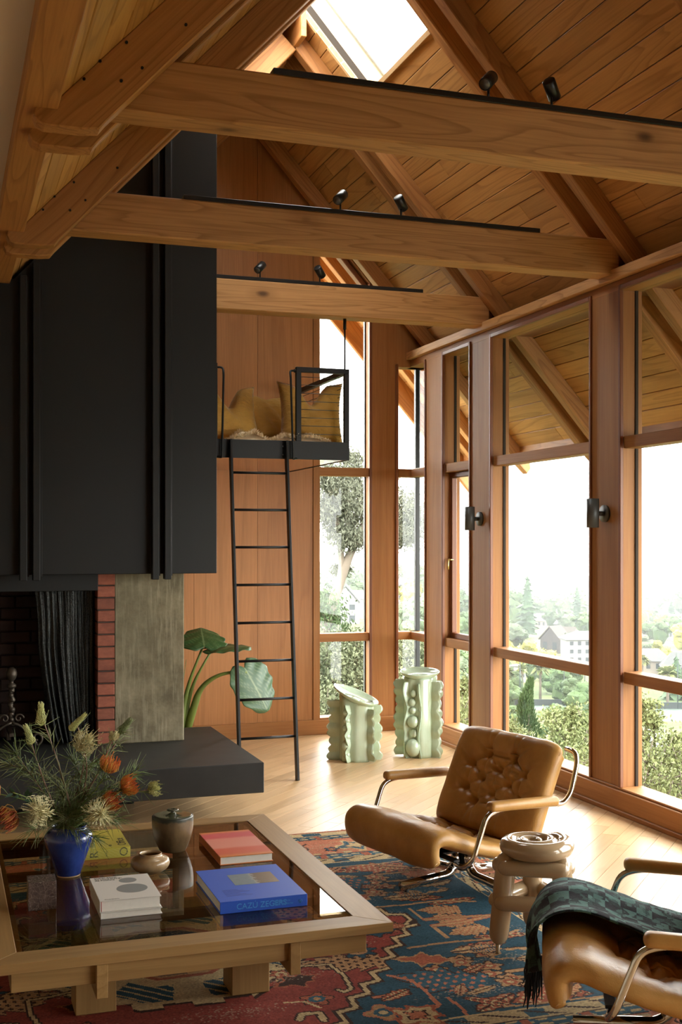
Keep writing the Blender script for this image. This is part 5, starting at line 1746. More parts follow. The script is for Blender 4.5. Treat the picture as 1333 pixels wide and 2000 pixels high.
# ------------------------------------------------------------------ celadon pedestals
def celadon():
    t = NT('celadon_glaze')
    n = t.noise(t.coord('Object', (1, 1, .35)), 9, 4)
    c = t.ramp(n, [(.3, (.36, .43, .28)), (.55, (.45, .55, .41)), (.75, (.52, .64, .51))])
    t.set(Base_Color=c, Roughness=.18)
    t.b.inputs['Coat Weight'].default_value = .7; t.b.inputs['Coat Roughness'].default_value = .05
    return t.m
M['celadon'] = celadon()
def pedestal(loc, h, rbody, fins, balls, tilt, dish, label, seed):
    p = tag(empty('ceramic_pedestal', loc), label, 'pedestal', 'celadon pedestals')
    x0, y0, _ = loc
    # fluted body
    n, m = 48, 22
    V, F = [], []
    for j in range(m + 1):
        z = h * j / m
        top = z
        for k in range(n):
            a = 2 * PI * k / n
            r = rbody * (1 + .05 * math.cos(5 * a + seed) + .035 * math.sin(9 * a)) * (1 - .03 * math.sin(PI * j / m))
            tz = z
            if j == m: tz = z + tilt * (r * math.cos(a) * dish[2] + r * math.sin(a) * dish[3])
            V.append((x0 + r * math.cos(a), y0 + r * math.sin(a), tz))
    for j in range(m):
        for k in range(n): F.append((j * n + k, j * n + (k + 1) % n, (j + 1) * n + (k + 1) % n, (j + 1) * n + k))
    F.append(tuple(range(n))[::-1]); F.append(tuple(range(m * n, (m + 1) * n)))
    pydata('body', V, F, M['celadon'], p, True)
    for fa, fr_, nsc, z0, z1 in fins:       # scalloped fins
        V, F = [], []
        dirv = Vector((math.cos(fa), math.sin(fa), 0)); sd = Vector((-math.sin(fa), math.cos(fa), 0))
        N = 64
        for j in range(N + 1):
            z = h * (z0 + (z1 - z0) * j / N)
            ph = j / N * nsc * PI
            re = fr_ * (1 + .09 * abs(math.sin(ph)) + .05 * math.sin(j * .21 + seed))
            wob = .010 * math.sin(ph * 1.0 + seed)
            th = .0095
            for rr_, tt in ((rbody * .7, th * 1.5), (re - .012, th), (re, th * .35)):
                for s in (-1, 1): V.append(Vector((x0, y0, z)) + dirv * rr_ + sd * (s * tt + wob * (rr_ > rbody)))
        for j in range(N):
            a = j * 6; b = a + 6
            for s in (0, 1):
                for q in (0, 2): F.append((a + q + s, a + q + 2 + s, b + q + 2 + s, b + q + s))
            F.append((a + 4, a + 5, b + 5, b + 4))
        F.append((0, 2, 4, 5, 3, 1)); e = N * 6; F.append((e, e + 1, e + 3, e + 5, e + 4, e + 2))
        o = pydata('fin', V, F, M['celadon'], p, True)
    for ba, bz, br, bs in balls:            # beads and knobs between the fins
        bm = bmesh.new()
        r = rbody * 1.02
        bmesh.ops.create_uvsphere(bm, u_segments=20, v_segments=14, radius=br)
        bmesh.ops.transform(bm, matrix=Matrix.Translation((x0 + r * math.cos(ba), y0 + r * math.sin(ba), bz * h)) @ Matrix.Diagonal((1, 1, bs, 1)), verts=bm.verts)
        bm_obj('knob', bm, M['celadon'], p, True)
    # shallow dish on top
    ex, ey, gx_, gy2 = dish
    V, F = [], []
    prof = [(0.02, -.020), (.5, -.018), (.80, -.006), (.95, .012), (1.0, .020), (1.0, .012), (.93, -.004), (.75, -.026), (.02, -.036)]
    n = 48
    for r, z in prof:
        for k in range(n):
            a = 2 * PI * k / n
            wv = 1 + .03 * math.sin(3 * a + seed)
            X_, Y_ = ex * r * math.cos(a) * wv, ey * r * math.sin(a) * wv
            V.append((x0 + X_, y0 + Y_, h + .018 + z + tilt * (X_ * gx_ + Y_ * gy2)))
    for j in range(len(prof) - 1):
        for k in range(n): F.append((j * n + k, j * n + (k + 1) % n, (j + 1) * n + (k + 1) % n, (j + 1) * n + k))
    F.append(tuple(range(n))[::-1]); F.append(tuple(range((len(prof) - 1) * n, len(prof) * n)))
    pydata('dish', V, F, M['celadon'], p, True)
vw = math.radians(-112)     # towards the camera
pedestal((3.085, 8.70, 0), .475, .135, [(vw - 1.55, .205, 8, 0, .98), (vw - .42, .165, 7, 0, .93), (vw + .80, .19, 6, .02, .86), (vw + 1.6, .185, 6, 0, .9), (vw + 3.1, .19, 7, 0, .95)],
         [(vw - .12 - .40, .12, .030, .9), (vw - .55, .26, .036, 1.3), (vw - .52, .42, .030, 1.), (vw - .55, .55, .032, .9), (vw - .52, .68, .028, .9), (vw - .5, .80, .034, .8)],
         .42, (.175, .165, -.8, .62), 'shorter celadon ceramic pedestal with a steeply tilted dish top', 1)
pedestal((3.62, 8.70, 0), .635, .13, [(vw - 1.5, .185, 9, .02, .96), (vw - .75, .165, 3, 0, .94), (vw - .02, .145, 3, 0, .92), (vw + .95, .185, 8, 0, .94), (vw + 1.7, .17, 8, 0, .94), (vw + 3.1, .18, 9, 0, .95)],
         [(vw - .40, .13, .060, 1.2), (vw - .50, .305, .017, 1.8), (vw - .40, .31, .017, 1.8), (vw - .30, .31, .017, 1.8), (vw - .40, .45, .048, 1.0), (vw - .42, .59, .026, 1.), (vw - .46, .69, .028, 1.1), (vw - .38, .80, .026, 1.1)],
         .12, (.158, .15, .3, .9), 'taller celadon ceramic pedestal with a nearly level dish top', 2)

# ------------------------------------------------------------------ flower stems in the blue vase
M['needle'] = plain('grevillea_needles', (.10, .14, .032), .6, vary=.5, scale=30)
M['needle_pale'] = plain('pale_needles', (.20, .23, .09), .6, vary=.4, scale=30)
M['twig'] = plain('reddish_twig', (.19, .10, .065), .6, vary=.3, scale=30)
M['cream_style'] = plain('cream_styles', (.62, .56, .30), .5, vary=.2, scale=60)
M['lime_style'] = plain('lime_cream_styles', (.52, .52, .20), .5, vary=.25, scale=60)
M['orange_style'] = plain('orange_styles', (.62, .16, .035), .45, vary=.35, scale=40)
M['yellow_style'] = plain('yellow_orange_styles', (.66, .34, .06), .45, vary=.3, scale=40)
M['red_style'] = plain('red_orange_styles', (.50, .09, .03), .45, vary=.35, scale=40)
M['euc'] = plain('dark_sprig_leaf', (.03, .07, .035), .5, vary=.3)
def at3(px, py, Y):
    """point of the room at depth Y seen in a given direction"""
    ca, sa = math.cos(YAW), math.sin(YAW)
    a, b = (px - 666.5) / 2310, (1058 - py) / 2310
    d = Vector((sa + a * ca, ca - a * sa, b)); t = Y / d.y
    return Vector((t * d.x, Y, H_EYE + t * d.z))
mouth = VC + Vector((0, 0, .20))
fr_ = random.Random(11)
def stem_curve(tip, bend, n=14):
    a = VC + Vector((fr_.uniform(-.02, .02), fr_.uniform(-.02, .02), .07))
    d = tip - mouth
    m1 = mouth + Vector((fr_.uniform(-.035, .035) * .8 + d.x * .06, fr_.uniform(-.03, .03), .02))
    m2 = mouth + d * .5 + Vector((bend * .05 - d.x * .12, 0, .035))
    return catmull([a, m1, m2, tip], n)
def needles(mb, P, t0, t1, n, L, droop=.2, spread=1.0):
    m = len(P) - 1
    for _ in range(n):
        t = fr_.uniform(t0, t1) * m; i = min(int(t), m - 1); p = P[i].lerp(P[i + 1], t - i)
        d = (P[i + 1] - P[i]).normalized()
        rnd = Vector((fr_.gauss(0, 1), fr_.gauss(0, 1), fr_.gauss(0, 1))).normalized()
        q = (d * .75 + rnd * spread).normalized(); l = L * fr_.uniform(.6, 1.15)
        e1 = p + q * l * .5; e2 = e1 + (q + Vector((0, 0, -droop)) + d * .2) * l * .5
        mb.tube([p, e1, e2], [.0015, .0014, .0005], 3, caps=False)
def styles(mb, c, axis, n, L, R, thick=.0010, curl=.6, hemi=False):
    axis = Vector(axis).normalized()
    for _ in range(n):
        h = fr_.uniform(-.5, .5) * L
        r = Vector((fr_.gauss(0, 1), fr_.gauss(0, 1), fr_.gauss(0, 1))).normalized()
        r = (r - axis * r.dot(axis) * .75).normalized()
        if hemi and r.dot(axis) < -.1: r = r - axis * 2 * r.dot(axis)
        p = c + axis * h; k = fr_.uniform(.75, 1.1) * R
        s = r.cross(axis)
        p1 = p + r * k * .6 + axis * k * .12; p2 = p + r * k * .95 + axis * k * curl * .45; p3 = p + r * k * .88 + axis * k * curl * .85
        mb.tube([p, p1, p2, p3], [thick, thick, thick, thick * 1.5], 3, caps=False)
def spike(mb, c, axis, L, R):
    axis = Vector(axis).normalized(); a0_ = axis.orthogonal().normalized(); b0_ = axis.cross(a0_)
    n = 120
    for k in range(n):
        f = k / n; an = k * 2.4
        r = R * (1 - .55 * f) * fr_.uniform(.8, 1.1)
        d = a0_ * math.cos(an) + b0_ * math.sin(an)
        p = c + axis * (L * (f - .5))
        mb.tube([p, p + d * r * .7 + axis * .004, p + d * r * 1.25 + axis * .010, p + d * r * 1.1 + axis * .016], [.0014, .0014, .0012, .0009], 4, caps=False)
FY = 4.96
def flower(kind, px, py, dy, label, bend=0, L=.05, R=.04, mats=('cream_style', 'needle'), nn=70, t0=.25, nl=.075, axis=None):
    tip = at3(px, py, FY + dy)
    s = tag(empty('flower_stem', mouth), label, 'flower', 'flower stems in the blue vase')
    P = stem_curve(tip, bend)
    MB().tube(P, [.0042 - .0022 * i / (len(P) - 1) for i in range(len(P))], 6).build('stem', M['twig'] if kind != 'pin' else M['stalk'], s)
    ax = Vector(axis) if axis else (P[-1] - P[-3])
    mb = MB(); needles(mb, P, t0, .97, nn, nl)
    if mb.v: tag(mb.build('needles', M[mats[1]], s), kind='stuff')
    mb = MB()
    if kind == 'spike': spike(mb, tip, ax, L, R)
    elif kind == 'spider': styles(mb, tip, ax, 150, L, R); 
    elif kind == 'pin':
        styles(mb, tip, ax, 120, L * .5, R, .0011, 1.0, True)
        m2 = MB(); styles(m2, tip - ax.normalized() * .004, ax, 60, L * .5, R * 1.08, .0011, .9, True)
        m2.build('outer_styles', M['yellow_style'], s)
    if mb.v: mb.build('flower_head', M[mats[0]], s)
    if kind == 'spider':
        mb = MB(); spike(mb, tip, ax, L * 1.3, R * .38); mb.build('flower_core', M[mats[0]], s)
    return s
flower('spike', 80, 1397, .05, 'tallest stem with an upright pale spike, left of centre', L=.085, R=.018, mats=('lime_style', 'needle_pale'), nn=60, t0=.45, axis=(0, .1, 1))
flower('spike', 57, 1437, -.02, 'stem with a short pale spike leaning left below the tallest', -1, L=.075, R=.015, mats=('lime_style', 'needle'), nn=60, axis=(-.35, 0, 1))
flower('spike', 150, 1412, .06, 'stem with a pale spike slanting right above the cream spider bloom', 1, L=.085, R=.013, mats=('lime_style', 'needle_pale'), nn=70, axis=(.8, 0, .8))
flower('spike', 243, 1420, .05, 'stem with a brownish seedy spike in front of the concrete pier', 1, L=.07, R=.016, mats=('needle_pale', 'needle_pale'), nn=110, axis=(.7, 0, .8))
flower('spider', 222, 1440, .0, 'stem with a small cream tuft below the brownish spike', 1, L=.02, R=.022, nn=50)
flower('spider', 163, 1453, -.02, 'stem with a cream spidery bloom high above the vase mouth', 1, L=.06, R=.056, nn=80, axis=(.6, -.2, .6))
flower('spider', 80, 1586, -.16, 'stem with a large cream spidery bloom drooping left of the vase', -1, L=.075, R=.066, nn=30, axis=(-.5, -.6, .25))
flower('spider', 190, 1590, -.17, 'stem with a large cream spidery bloom hanging over the right rim', 1, L=.06, R=.066, nn=30, axis=(.4, -.7, .2))
flower('spider', 297, 1541, .03, 'stem with a round lime-cream bloom reaching farthest right', 1, L=.03, R=.034, mats=('lime_style', 'needle'), nn=90, axis=(1, -.2, .1))
flower('pin', 211, 1503, -.02, 'topmost orange pincushion flower on the right side', 1, L=.04, R=.042, mats=('orange_style', 'needle'), nn=60, axis=(.3, -.2, .9))
flower('pin', 242, 1540, -.06, 'orange pincushion flower just left of the lime-cream bloom', 1, L=.04, R=.042, mats=('orange_style', 'needle'), nn=90, axis=(.8, -.3, .5))
flower('pin', 208, 1572, -.07, 'orange pincushion flower tucked behind the right cream bloom', 1, L=.04, R=.042, mats=('red_style', 'needle'), nn=60, axis=(.7, -.3, .5))
flower('pin', 27, 1590, -.10, 'red-orange pincushion flower hanging lowest at the left', -1, L=.045, R=.050, mats=('red_style', 'needle'), nn=0, axis=(-.8, -.3, -.45))
flower('pin', -6, 1550, .0, 'orange pincushion flower cut off by the left picture edge', -1, L=.04, R=.045, mats=('orange_style', 'needle'), nn=10, axis=(-.9, 0, .3))
# leafy greenery stems without blooms
for i, (px, py, dy, lab) in enumerate(((10, 1490, .06, 'needle-leaved branch fanning out to the far left'), (30, 1470, .02, 'needle-leaved branch with curled buds at the upper left'), (140, 1480, .10, 'needle-leaved branch rising through the middle of the bunch'), (185, 1490, .12, 'dense dark needle branch behind the orange flowers'), (268, 1505, .10, 'needle-leaved branch fanning out to the right'), (230, 1600, -.02, 'needle-leaved branch drooping right over the vase'), (60, 1620, -.10, 'needle-leaved branch drooping left over the vase'), (190, 1638, -.14, 'short needle sprig hanging down in front of the yellow book'))):
    s = tag(empty('greenery_stem', mouth), lab, 'foliage', 'greenery in the blue vase')
    P = stem_curve(at3(px, py, FY + dy), (-1) ** i)
    MB().tube(P, [.0032 - .0018 * k / (len(P) - 1) for k in range(len(P))], 6).build('stem', M['twig'], s)
    mb = MB(); needles(mb, P, .12, 1.0, 170, .085, .15, .8)
    tag(mb.build('needles', M['needle' if i % 2 else 'needle_pale'] if i not in (3, 4, 2) else M['needle'], s), kind='stuff')
s = tag(empty('greenery_stem', mouth), 'dark leafy sprig between the two left pincushion flowers', 'foliage', 'greenery in the blue vase')
P = stem_curve(at3(25, 1548, FY - .05), -1)
MB().tube(P, .0025, 6).build('stem', M['stalk'], s)
for k in range(26):
    t = .35 + .65 * k / 26
    i = int(t * (len(P) - 1)); p = P[min(i, len(P) - 2)].lerp(P[min(i + 1, len(P) - 1)], t * (len(P) - 1) - i if i < len(P) - 1 else 0)
    d = Vector((fr_.gauss(-.5, .6), fr_.gauss(-.1, .6), fr_.gauss(.4, .5))).normalized(); sd = d.cross(Vector((.3, .9, .2))).normalized() * .007
    pydata('leaf', [p, p + d * .018 + sd, p + d * .042, p + d * .018 - sd], [(0, 1, 2, 3)], M['euc'], s)
# ------------------------------------------------------------------ outdoors: ground
def interp(r, tb):
    for (r0, z0), (r1, z1) in zip(tb[:-1], tb[1:]):
        if r <= r1:
            t = max(0, (r - r0) / (r1 - r0)); return z0 + (z1 - z0) * t
    return tb[-1][1]
VAL = [(0, -2.6), (8, -3.0), (25, -5.5), (60, -11), (120, -19), (180, -24.5), (260, -27), (400, -32), (600, -38), (1000, -49), (1800, -66), (3400, -95)]
HIL = [(0, -2.2), (12, -3.0), (40, -5), (100, -8.5), (220, -13.3), (400, -16), (800, -22), (1600, -31), (3400, -60)]
def gz(x, y):
    r = math.hypot(x, y); az = math.degrees(math.atan2(x, y))
    w_ = min(1, max(0, (az - 22) / 4.5)); w_ = w_ * w_ * (3 - 2 * w_)
    z = interp(r, HIL) * (1 - w_) + interp(r, VAL) * w_
    return z + (.8 * mnoise.noise(Vector((x * .02, y * .02, 0))) * min(1, r / 100)) + min(3, r * .002) * mnoise.noise(Vector((x * .006, y * .006, 5)))
V, F = [], []
rs = [10.6, 13, 17, 22, 30, 40, 55, 75, 100, 130, 170, 220, 280, 360, 460, 600, 800, 1050, 1400, 1900, 2600, 3400]
azs = [math.radians(a) for a in range(-40, 141, 2)]
for r in rs:
    for a in azs:
        x, y = r * math.sin(a) , r * math.cos(a)
        V.append((x, y, gz(x, y)))
n = len(azs)
for j in range(len(rs) - 1):
    for i in range(n - 1): F.append((j * n + i, j * n + i + 1, (j + 1) * n + i + 1, (j + 1) * n + i))
def ground_mat():
    t = NT('dry_hillside_ground')
    v = t.coord('Object')
    c = t.ramp(t.noise(v, .06, 5, .65), [(.35, (.035, .05, .018)), (.52, (.06, .075, .026)), (.66, (.13, .11, .06))])
    t.set(Base_Color=c, Roughness=.95); t.b.inputs['Specular IOR Level'].default_value = .1
    return t.m
gm = ground_mat()
tag(pydata('ground', V, F, gm, None, True), kind='structure')
bm = bmesh.new(); bm_box(bm, (4, 4, -3.2), (16, 22, .5)); g2 = bm_obj('ground_terrace', bm, gm); tag(g2, kind='structure')

def dirpos(px, r):
    a = YAW + math.atan((px - 666.5) / 2310)
    return r * math.sin(a), r * math.cos(a)

# ------------------------------------------------------------------ trees
def foliage_mat(name, a, b, hi=None):
    t = NT(name)
    n = t.noise(t.coord('Object', rand=20.), 1.3, 4, .65)
    c = t.ramp(n, [(.35, a), (.65, b)])
    hs = t.n('ShaderNodeHueSaturation'); t.l(c, hs.inputs['Color']); t.l(t.val('ADD', t.val('MULTIPLY', t.rand(), .5), .75), hs.inputs['Value'])
    t.set(Base_Color=hs.outputs[0], Roughness=.8); t.b.inputs['Specular IOR Level'].default_value = .2
    return t.m
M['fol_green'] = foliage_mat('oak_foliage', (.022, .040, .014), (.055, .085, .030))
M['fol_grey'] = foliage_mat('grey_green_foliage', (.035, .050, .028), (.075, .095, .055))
M['fol_yellow'] = foliage_mat('yellow_foliage', (.115, .125, .025), (.21, .19, .045))
M['fol_dark'] = foliage_mat('conifer_foliage', (.012, .024, .012), (.030, .050, .024))
M['fol_bright'] = foliage_mat('bright_shrub_foliage', (.075, .092, .032), (.15, .165, .065))
M['fol_euc'] = foliage_mat('eucalyptus_foliage', (.05, .055, .035), (.11, .115, .08))
M['fol_feather'] = foliage_mat('feathery_foliage', (.045, .055, .028), (.105, .115, .06))
M['bark'] = plain('pale_bark', (.095, .075, .055), .9, vary=.3, scale=3)
def lump(bm, c, r, sub=2, amp=.22, seed=0):
    g_ = bmesh.ops.create_icosphere(bm, subdivisions=sub, radius=1.0)
    for v in g_['verts']:
        d = v.co.normalized()
        k = 1 + amp * mnoise.noise(d * 2.1 + Vector((seed * 3.7, seed, 0))) * 2
        v.co = Vector(c) + Vector((d.x * r[0], d.y * r[1], d.z * r[2])) * k
def leaf_quads(mb, centers, n, size, r):
    rn = random.Random(r)
    for _ in range(n):
        c, R = centers[rn.randrange(len(centers))]
        d = Vector((rn.gauss(0, 1), rn.gauss(0, 1), rn.gauss(0, 1))).normalized()
        p = Vector(c) + Vector((d.x * R[0], d.y * R[1], d.z * R[2])) * rn.uniform(.82, 1.12)
        a = Vector((rn.gauss(0, 1), rn.gauss(0, 1), rn.gauss(0, 1))).normalized(); b = d.cross(a)
        if b.length < .1: continue
        b.normalize(); s = size * rn.uniform(.6, 1.3)
        mb.add([p - a * s, p + b * s * .5, p + a * s, p - b * s * .5], [(0, 1, 2, 3)])
def crown_mesh(name, lumps, nq, qs, seed, sub=2):
    bm = bmesh.new()
    for i, (c, r) in enumerate(lumps): lump(bm, c, [q * .93 for q in r], sub, .24, seed + i)
    me = bpy.data.meshes.new(name); bm.to_mesh(me); bm.free()
    v = [tuple(q.co) for q in me.vertices]; f = [tuple(p.vertices) for p in me.polygons]
    mb = MB(); mb.add(v, f); leaf_quads(mb, lumps, nq, qs, seed)
    m2 = bpy.data.meshes.new(name); m2.from_pydata(mb.v, [], mb.f); m2.update()
    bpy.data.meshes.remove(me)
    return m2
def rand_lumps(seed, n, w_, h, r):
    rn = random.Random(seed); out = []
    for i in range(n):
        a = rn.uniform(0, 2 * PI); d = rn.uniform(0, w_); z = rn.uniform(h * .45, h * .95) * (1 - .25 * d / w_)
        s = r * rn.uniform(.7, 1.2)
        out.append(((d * math.cos(a), d * math.sin(a), z), (s, s, s * .85)))
    out.append(((0, 0, h * .45), (w_ * .8, w_ * .8, h * .42)))
    return out
ME = {}
for i in range(3): ME['round%d' % i] = crown_mesh('crown', rand_lumps(i + 1, 9, .34, 1.0, .20), 900, .035, i)
def conifer_mesh(seed, slim=.17, tiers=11, ragged=.3):
    rn = random.Random(seed); mb = MB()
    for k in range(tiers):
        z = .12 + .86 * k / tiers; R = slim * (1.02 - (k / tiers) ** 1.1) * rn.uniform(1 - ragged, 1 + ragged) + .012
        nb_ = 11
        for j in range(nb_):
            a = 2 * PI * (j + rn.random() * .7) / nb_; L = R * rn.uniform(.7, 1.15)
            d = Vector((math.cos(a), math.sin(a), 0)); s = Vector((-math.sin(a), math.cos(a), 0)) * L * .33
            b = Vector((0, 0, z + rn.uniform(-.02, .02)))
            t_ = b + d * L + Vector((0, 0, -.35 * L)); m_ = b + d * L * .55
            mb.add([b + Vector((0, 0, .04)), m_ + s + Vector((0, 0, -.12 * L)), t_, m_ - s + Vector((0, 0, -.12 * L)), b + Vector((0, 0, -.03))], [(0, 1, 2), (0, 2, 3), (4, 2, 1), (4, 3, 2)])
    mb.add(*tube_vf([(0, 0, 0), (0, 0, .5), (0, 0, 1.0)], [.018, .03, .003], 7))
    mb.add(*tube_vf([(0, 0, .1), (0, 0, .5), (0, 0, .93)], [slim * .55, slim * .40, .01], 9))
    m2 = bpy.data.meshes.new('conifer'); m2.from_pydata(mb.v, [], mb.f); m2.update(); return m2
ME['con0'] = conifer_mesh(1); ME['con1'] = conifer_mesh(2, .13, 14, .35); ME['con2'] = conifer_mesh(3, .42, 9, .25)
GRP = {'g': ('fol_green', 'green'), 'y': ('fol_yellow', 'yellowing'), 'r': ('fol_grey', 'grey-green'), 'd': ('fol_dark', 'dark')}
mats_done = {}
def tree(px, r, hpx, shape, matk, label, grp='trees across the valley', wide=1.0, name='tree', sink=0.0):
    x, y = dirpos(px, r)
    h = hpx * r / 2310
    key = (shape, matk)
    if key not in mats_done:
        me = ME[shape].copy(); me.materials.clear(); me.materials.append(M[matk]); mats_done[key] = me
    o = bpy.data.objects.new(name, mats_done[key]); COL.objects.link(o)
    o.location = (x, y, gz(x, y) - .02 * h - sink * h)
    o.scale = (h * wide, h * wide, h)
    o.rotation_euler = (0, 0, random.uniform(0, 6.28))
    return tag(o, label, 'tree', grp)
rt = random.Random(21)
ORDN = ['first', 'second', 'third', 'fourth', 'fifth', 'sixth', 'seventh', 'eighth', 'ninth', 'tenth', 'eleventh', 'twelfth', 'thirteenth', 'fourteenth']
def row_labels(items, where, cuts=(470, 900)):
    """one label per tree: its place from the left within a row of like distance"""
    rows = {}
    for it in items: rows.setdefault(0 if it[1] < cuts[0] else 1 if it[1] < cuts[1] else 2, []).append(it)
    out = {}
    for k, its in rows.items():
        for i, it in enumerate(sorted(its)):
            out[it] = '%s tree from the left, %s row, in %s' % (ORDN[i], ('nearest', 'middle', 'hazy skyline')[k], where)
    return out
# distinct trees
tree(1031, 430, 128, 'con0', 'fol_dark', 'tallest conifer rising among houses at the left of the nearer wide window', wide=1.25, name='conifer')
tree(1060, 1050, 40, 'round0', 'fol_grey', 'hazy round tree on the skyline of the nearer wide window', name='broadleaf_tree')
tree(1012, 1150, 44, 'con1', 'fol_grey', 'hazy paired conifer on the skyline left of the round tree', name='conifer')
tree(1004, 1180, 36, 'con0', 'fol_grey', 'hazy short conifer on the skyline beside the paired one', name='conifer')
tree(1128, 540, 82, 'con1', 'fol_dark', 'slim conifer behind the white building', name='conifer', wide=1.5)
tree(1140, 560, 84, 'con0', 'fol_grey', 'broad conifer right behind the slim one beside the window post', name='conifer', wide=1.2)
tree(1134, 900, 44, 'con1', 'fol_grey', 'far slim conifer above the broad one near the window post', name='conifer')
tree(1312, 640, 36, 'con2', 'fol_dark', 'dark cone-shaped tree on the slope in the right-hand window', name='conifer')
tree(1322, 210, 92, 'con2', 'fol_dark', 'large dark cedar with layered branches at the right picture edge', name='cedar_tree', wide=.9)
for _i, (px, hp) in enumerate(((992, 66), (1012, 62), (1034, 66), (1056, 56), (1075, 48))):
    tree(px, 262, hp, 'round%d' % rt.randrange(3), 'fol_yellow', '%s yellow-green tree from the left in the row above the window rail' % ORDN[_i], 'yellow trees below the conifers', 1.05, 'broadleaf_tree')
T_trees_in_the_nearer_wide_window = ((1000, 330, 60), (1090, 360, 34), (1118, 345, 34), (1110, 480, 40), (1080, 520, 36), (1000, 480, 70), (1048, 640, 40), (1075, 640, 42), (1100, 660, 40), (1125, 700, 38), (990, 620, 60), (1142, 450, 40), (1045, 800, 34), (1085, 850, 34), (1115, 900, 30), (1000, 850, 40), (1030, 900, 36), (1070, 1200, 22), (1100, 1300, 22), (1130, 1300, 20), (1045, 1350, 22), (995, 1400, 24), (1020, 1500, 18), (1140, 1600, 16), (1085, 1650, 16))
_lab = row_labels(T_trees_in_the_nearer_wide_window, 'the nearer wide window', (500, 870))
for px, r, hp in T_trees_in_the_nearer_wide_window:
    tree(px, r, hp * 1.15, 'round%d' % rt.randrange(3), rt.choice(['fol_green', 'fol_grey', 'fol_green']), _lab[(px, r, hp)], 'trees in the nearer wide window', rt.uniform(.95, 1.4), 'broadleaf_tree')
T_trees_in_the_right_hand_wide_window = ((1256, 1100, 30), (1275, 1000, 34), (1292, 1050, 30), (1310, 950, 34), (1328, 980, 34), (1262, 800, 34), (1285, 760, 30), (1300, 700, 30), (1330, 720, 40), (1254, 560, 36), (1275, 600, 30), (1295, 520, 32), (1322, 480, 40), (1290, 400, 40), (1330, 380, 46), (1270, 420, 36), (1256, 340, 34), (1285, 300, 40), (1303, 290, 36), (1258, 270, 26), (1295, 1500, 18), (1265, 1600, 16), (1325, 1550, 16))
_lab = row_labels(T_trees_in_the_right_hand_wide_window, 'the right-hand window', (500, 870))
for px, r, hp in T_trees_in_the_right_hand_wide_window:
    tree(px, r, hp * 1.15, 'round%d' % rt.randrange(3), rt.choice(['fol_green', 'fol_grey', 'fol_green', 'fol_yellow']), _lab[(px, r, hp)], 'trees in the right-hand wide window', rt.uniform(.95, 1.4), 'broadleaf_tree')
T_trees_below_the_rail = ((990, 190, 60), (1008, 205, 58), (1075, 215, 62), (1098, 200, 70), (1120, 190, 66), (1140, 175, 74), (1040, 240, 50), (1062, 245, 52), (985, 240, 46), (1100, 250, 40), (1130, 240, 40), (1085, 150, 50), (1000, 150, 44), (1150, 150, 56), (1060, 130, 30))
_lab = row_labels(T_trees_below_the_rail, 'the nearer window below its rail', (212, 900))
for px, r, hp in T_trees_below_the_rail:
    tree(px, r, hp, 'round%d' % rt.randrange(3), 'fol_green', _lab[(px, r, hp)], 'trees below the rail', 1.1, 'broadleaf_tree')
T_trees_in_the_narrow_window = ((884, 600, 40), (898, 420, 60), (908, 300, 60), (888, 240, 70), (902, 160, 80), (893, 110, 100), (906, 900, 34), (885, 1000, 32))
_lab = row_labels(T_trees_in_the_narrow_window, 'the narrow opening window', (250, 650))
for px, r, hp in T_trees_in_the_narrow_window:
    tree(px, r, hp, 'round%d' % rt.randrange(3), rt.choice(['fol_green', 'fol_grey']), _lab[(px, r, hp)], 'trees in the narrow window', 1.1, 'broadleaf_tree')
T_trees_in_the_tall_window = ((628, 900, 26), (650, 1000, 22), (690, 850, 34), (665, 700, 26), (640, 500, 40), (700, 480, 44), (680, 420, 40), (630, 330, 60), (700, 250, 70), (632, 300, 40))
_lab = row_labels(T_trees_in_the_tall_window, 'the tall back window', (300, 600))
for px, r, hp in T_trees_in_the_tall_window:
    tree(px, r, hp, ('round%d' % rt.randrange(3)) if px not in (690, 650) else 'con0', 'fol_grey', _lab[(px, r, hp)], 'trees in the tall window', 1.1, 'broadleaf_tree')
T_trees_in_the_corner_window = ((785, 700, 36), (800, 520, 44), (820, 420, 60), (782, 330, 66), (806, 240, 76), (822, 180, 86), (780, 150, 80), (798, 120, 80))
_lab = row_labels(T_trees_in_the_corner_window, 'the corner window', (200, 450))
for px, r, hp in T_trees_in_the_corner_window:
    tree(px, r, hp, 'round%d' % rt.randrange(3), rt.choice(['fol_grey', 'fol_yellow']), _lab[(px, r, hp)], 'trees in the corner window', 1.1, 'broadleaf_tree')


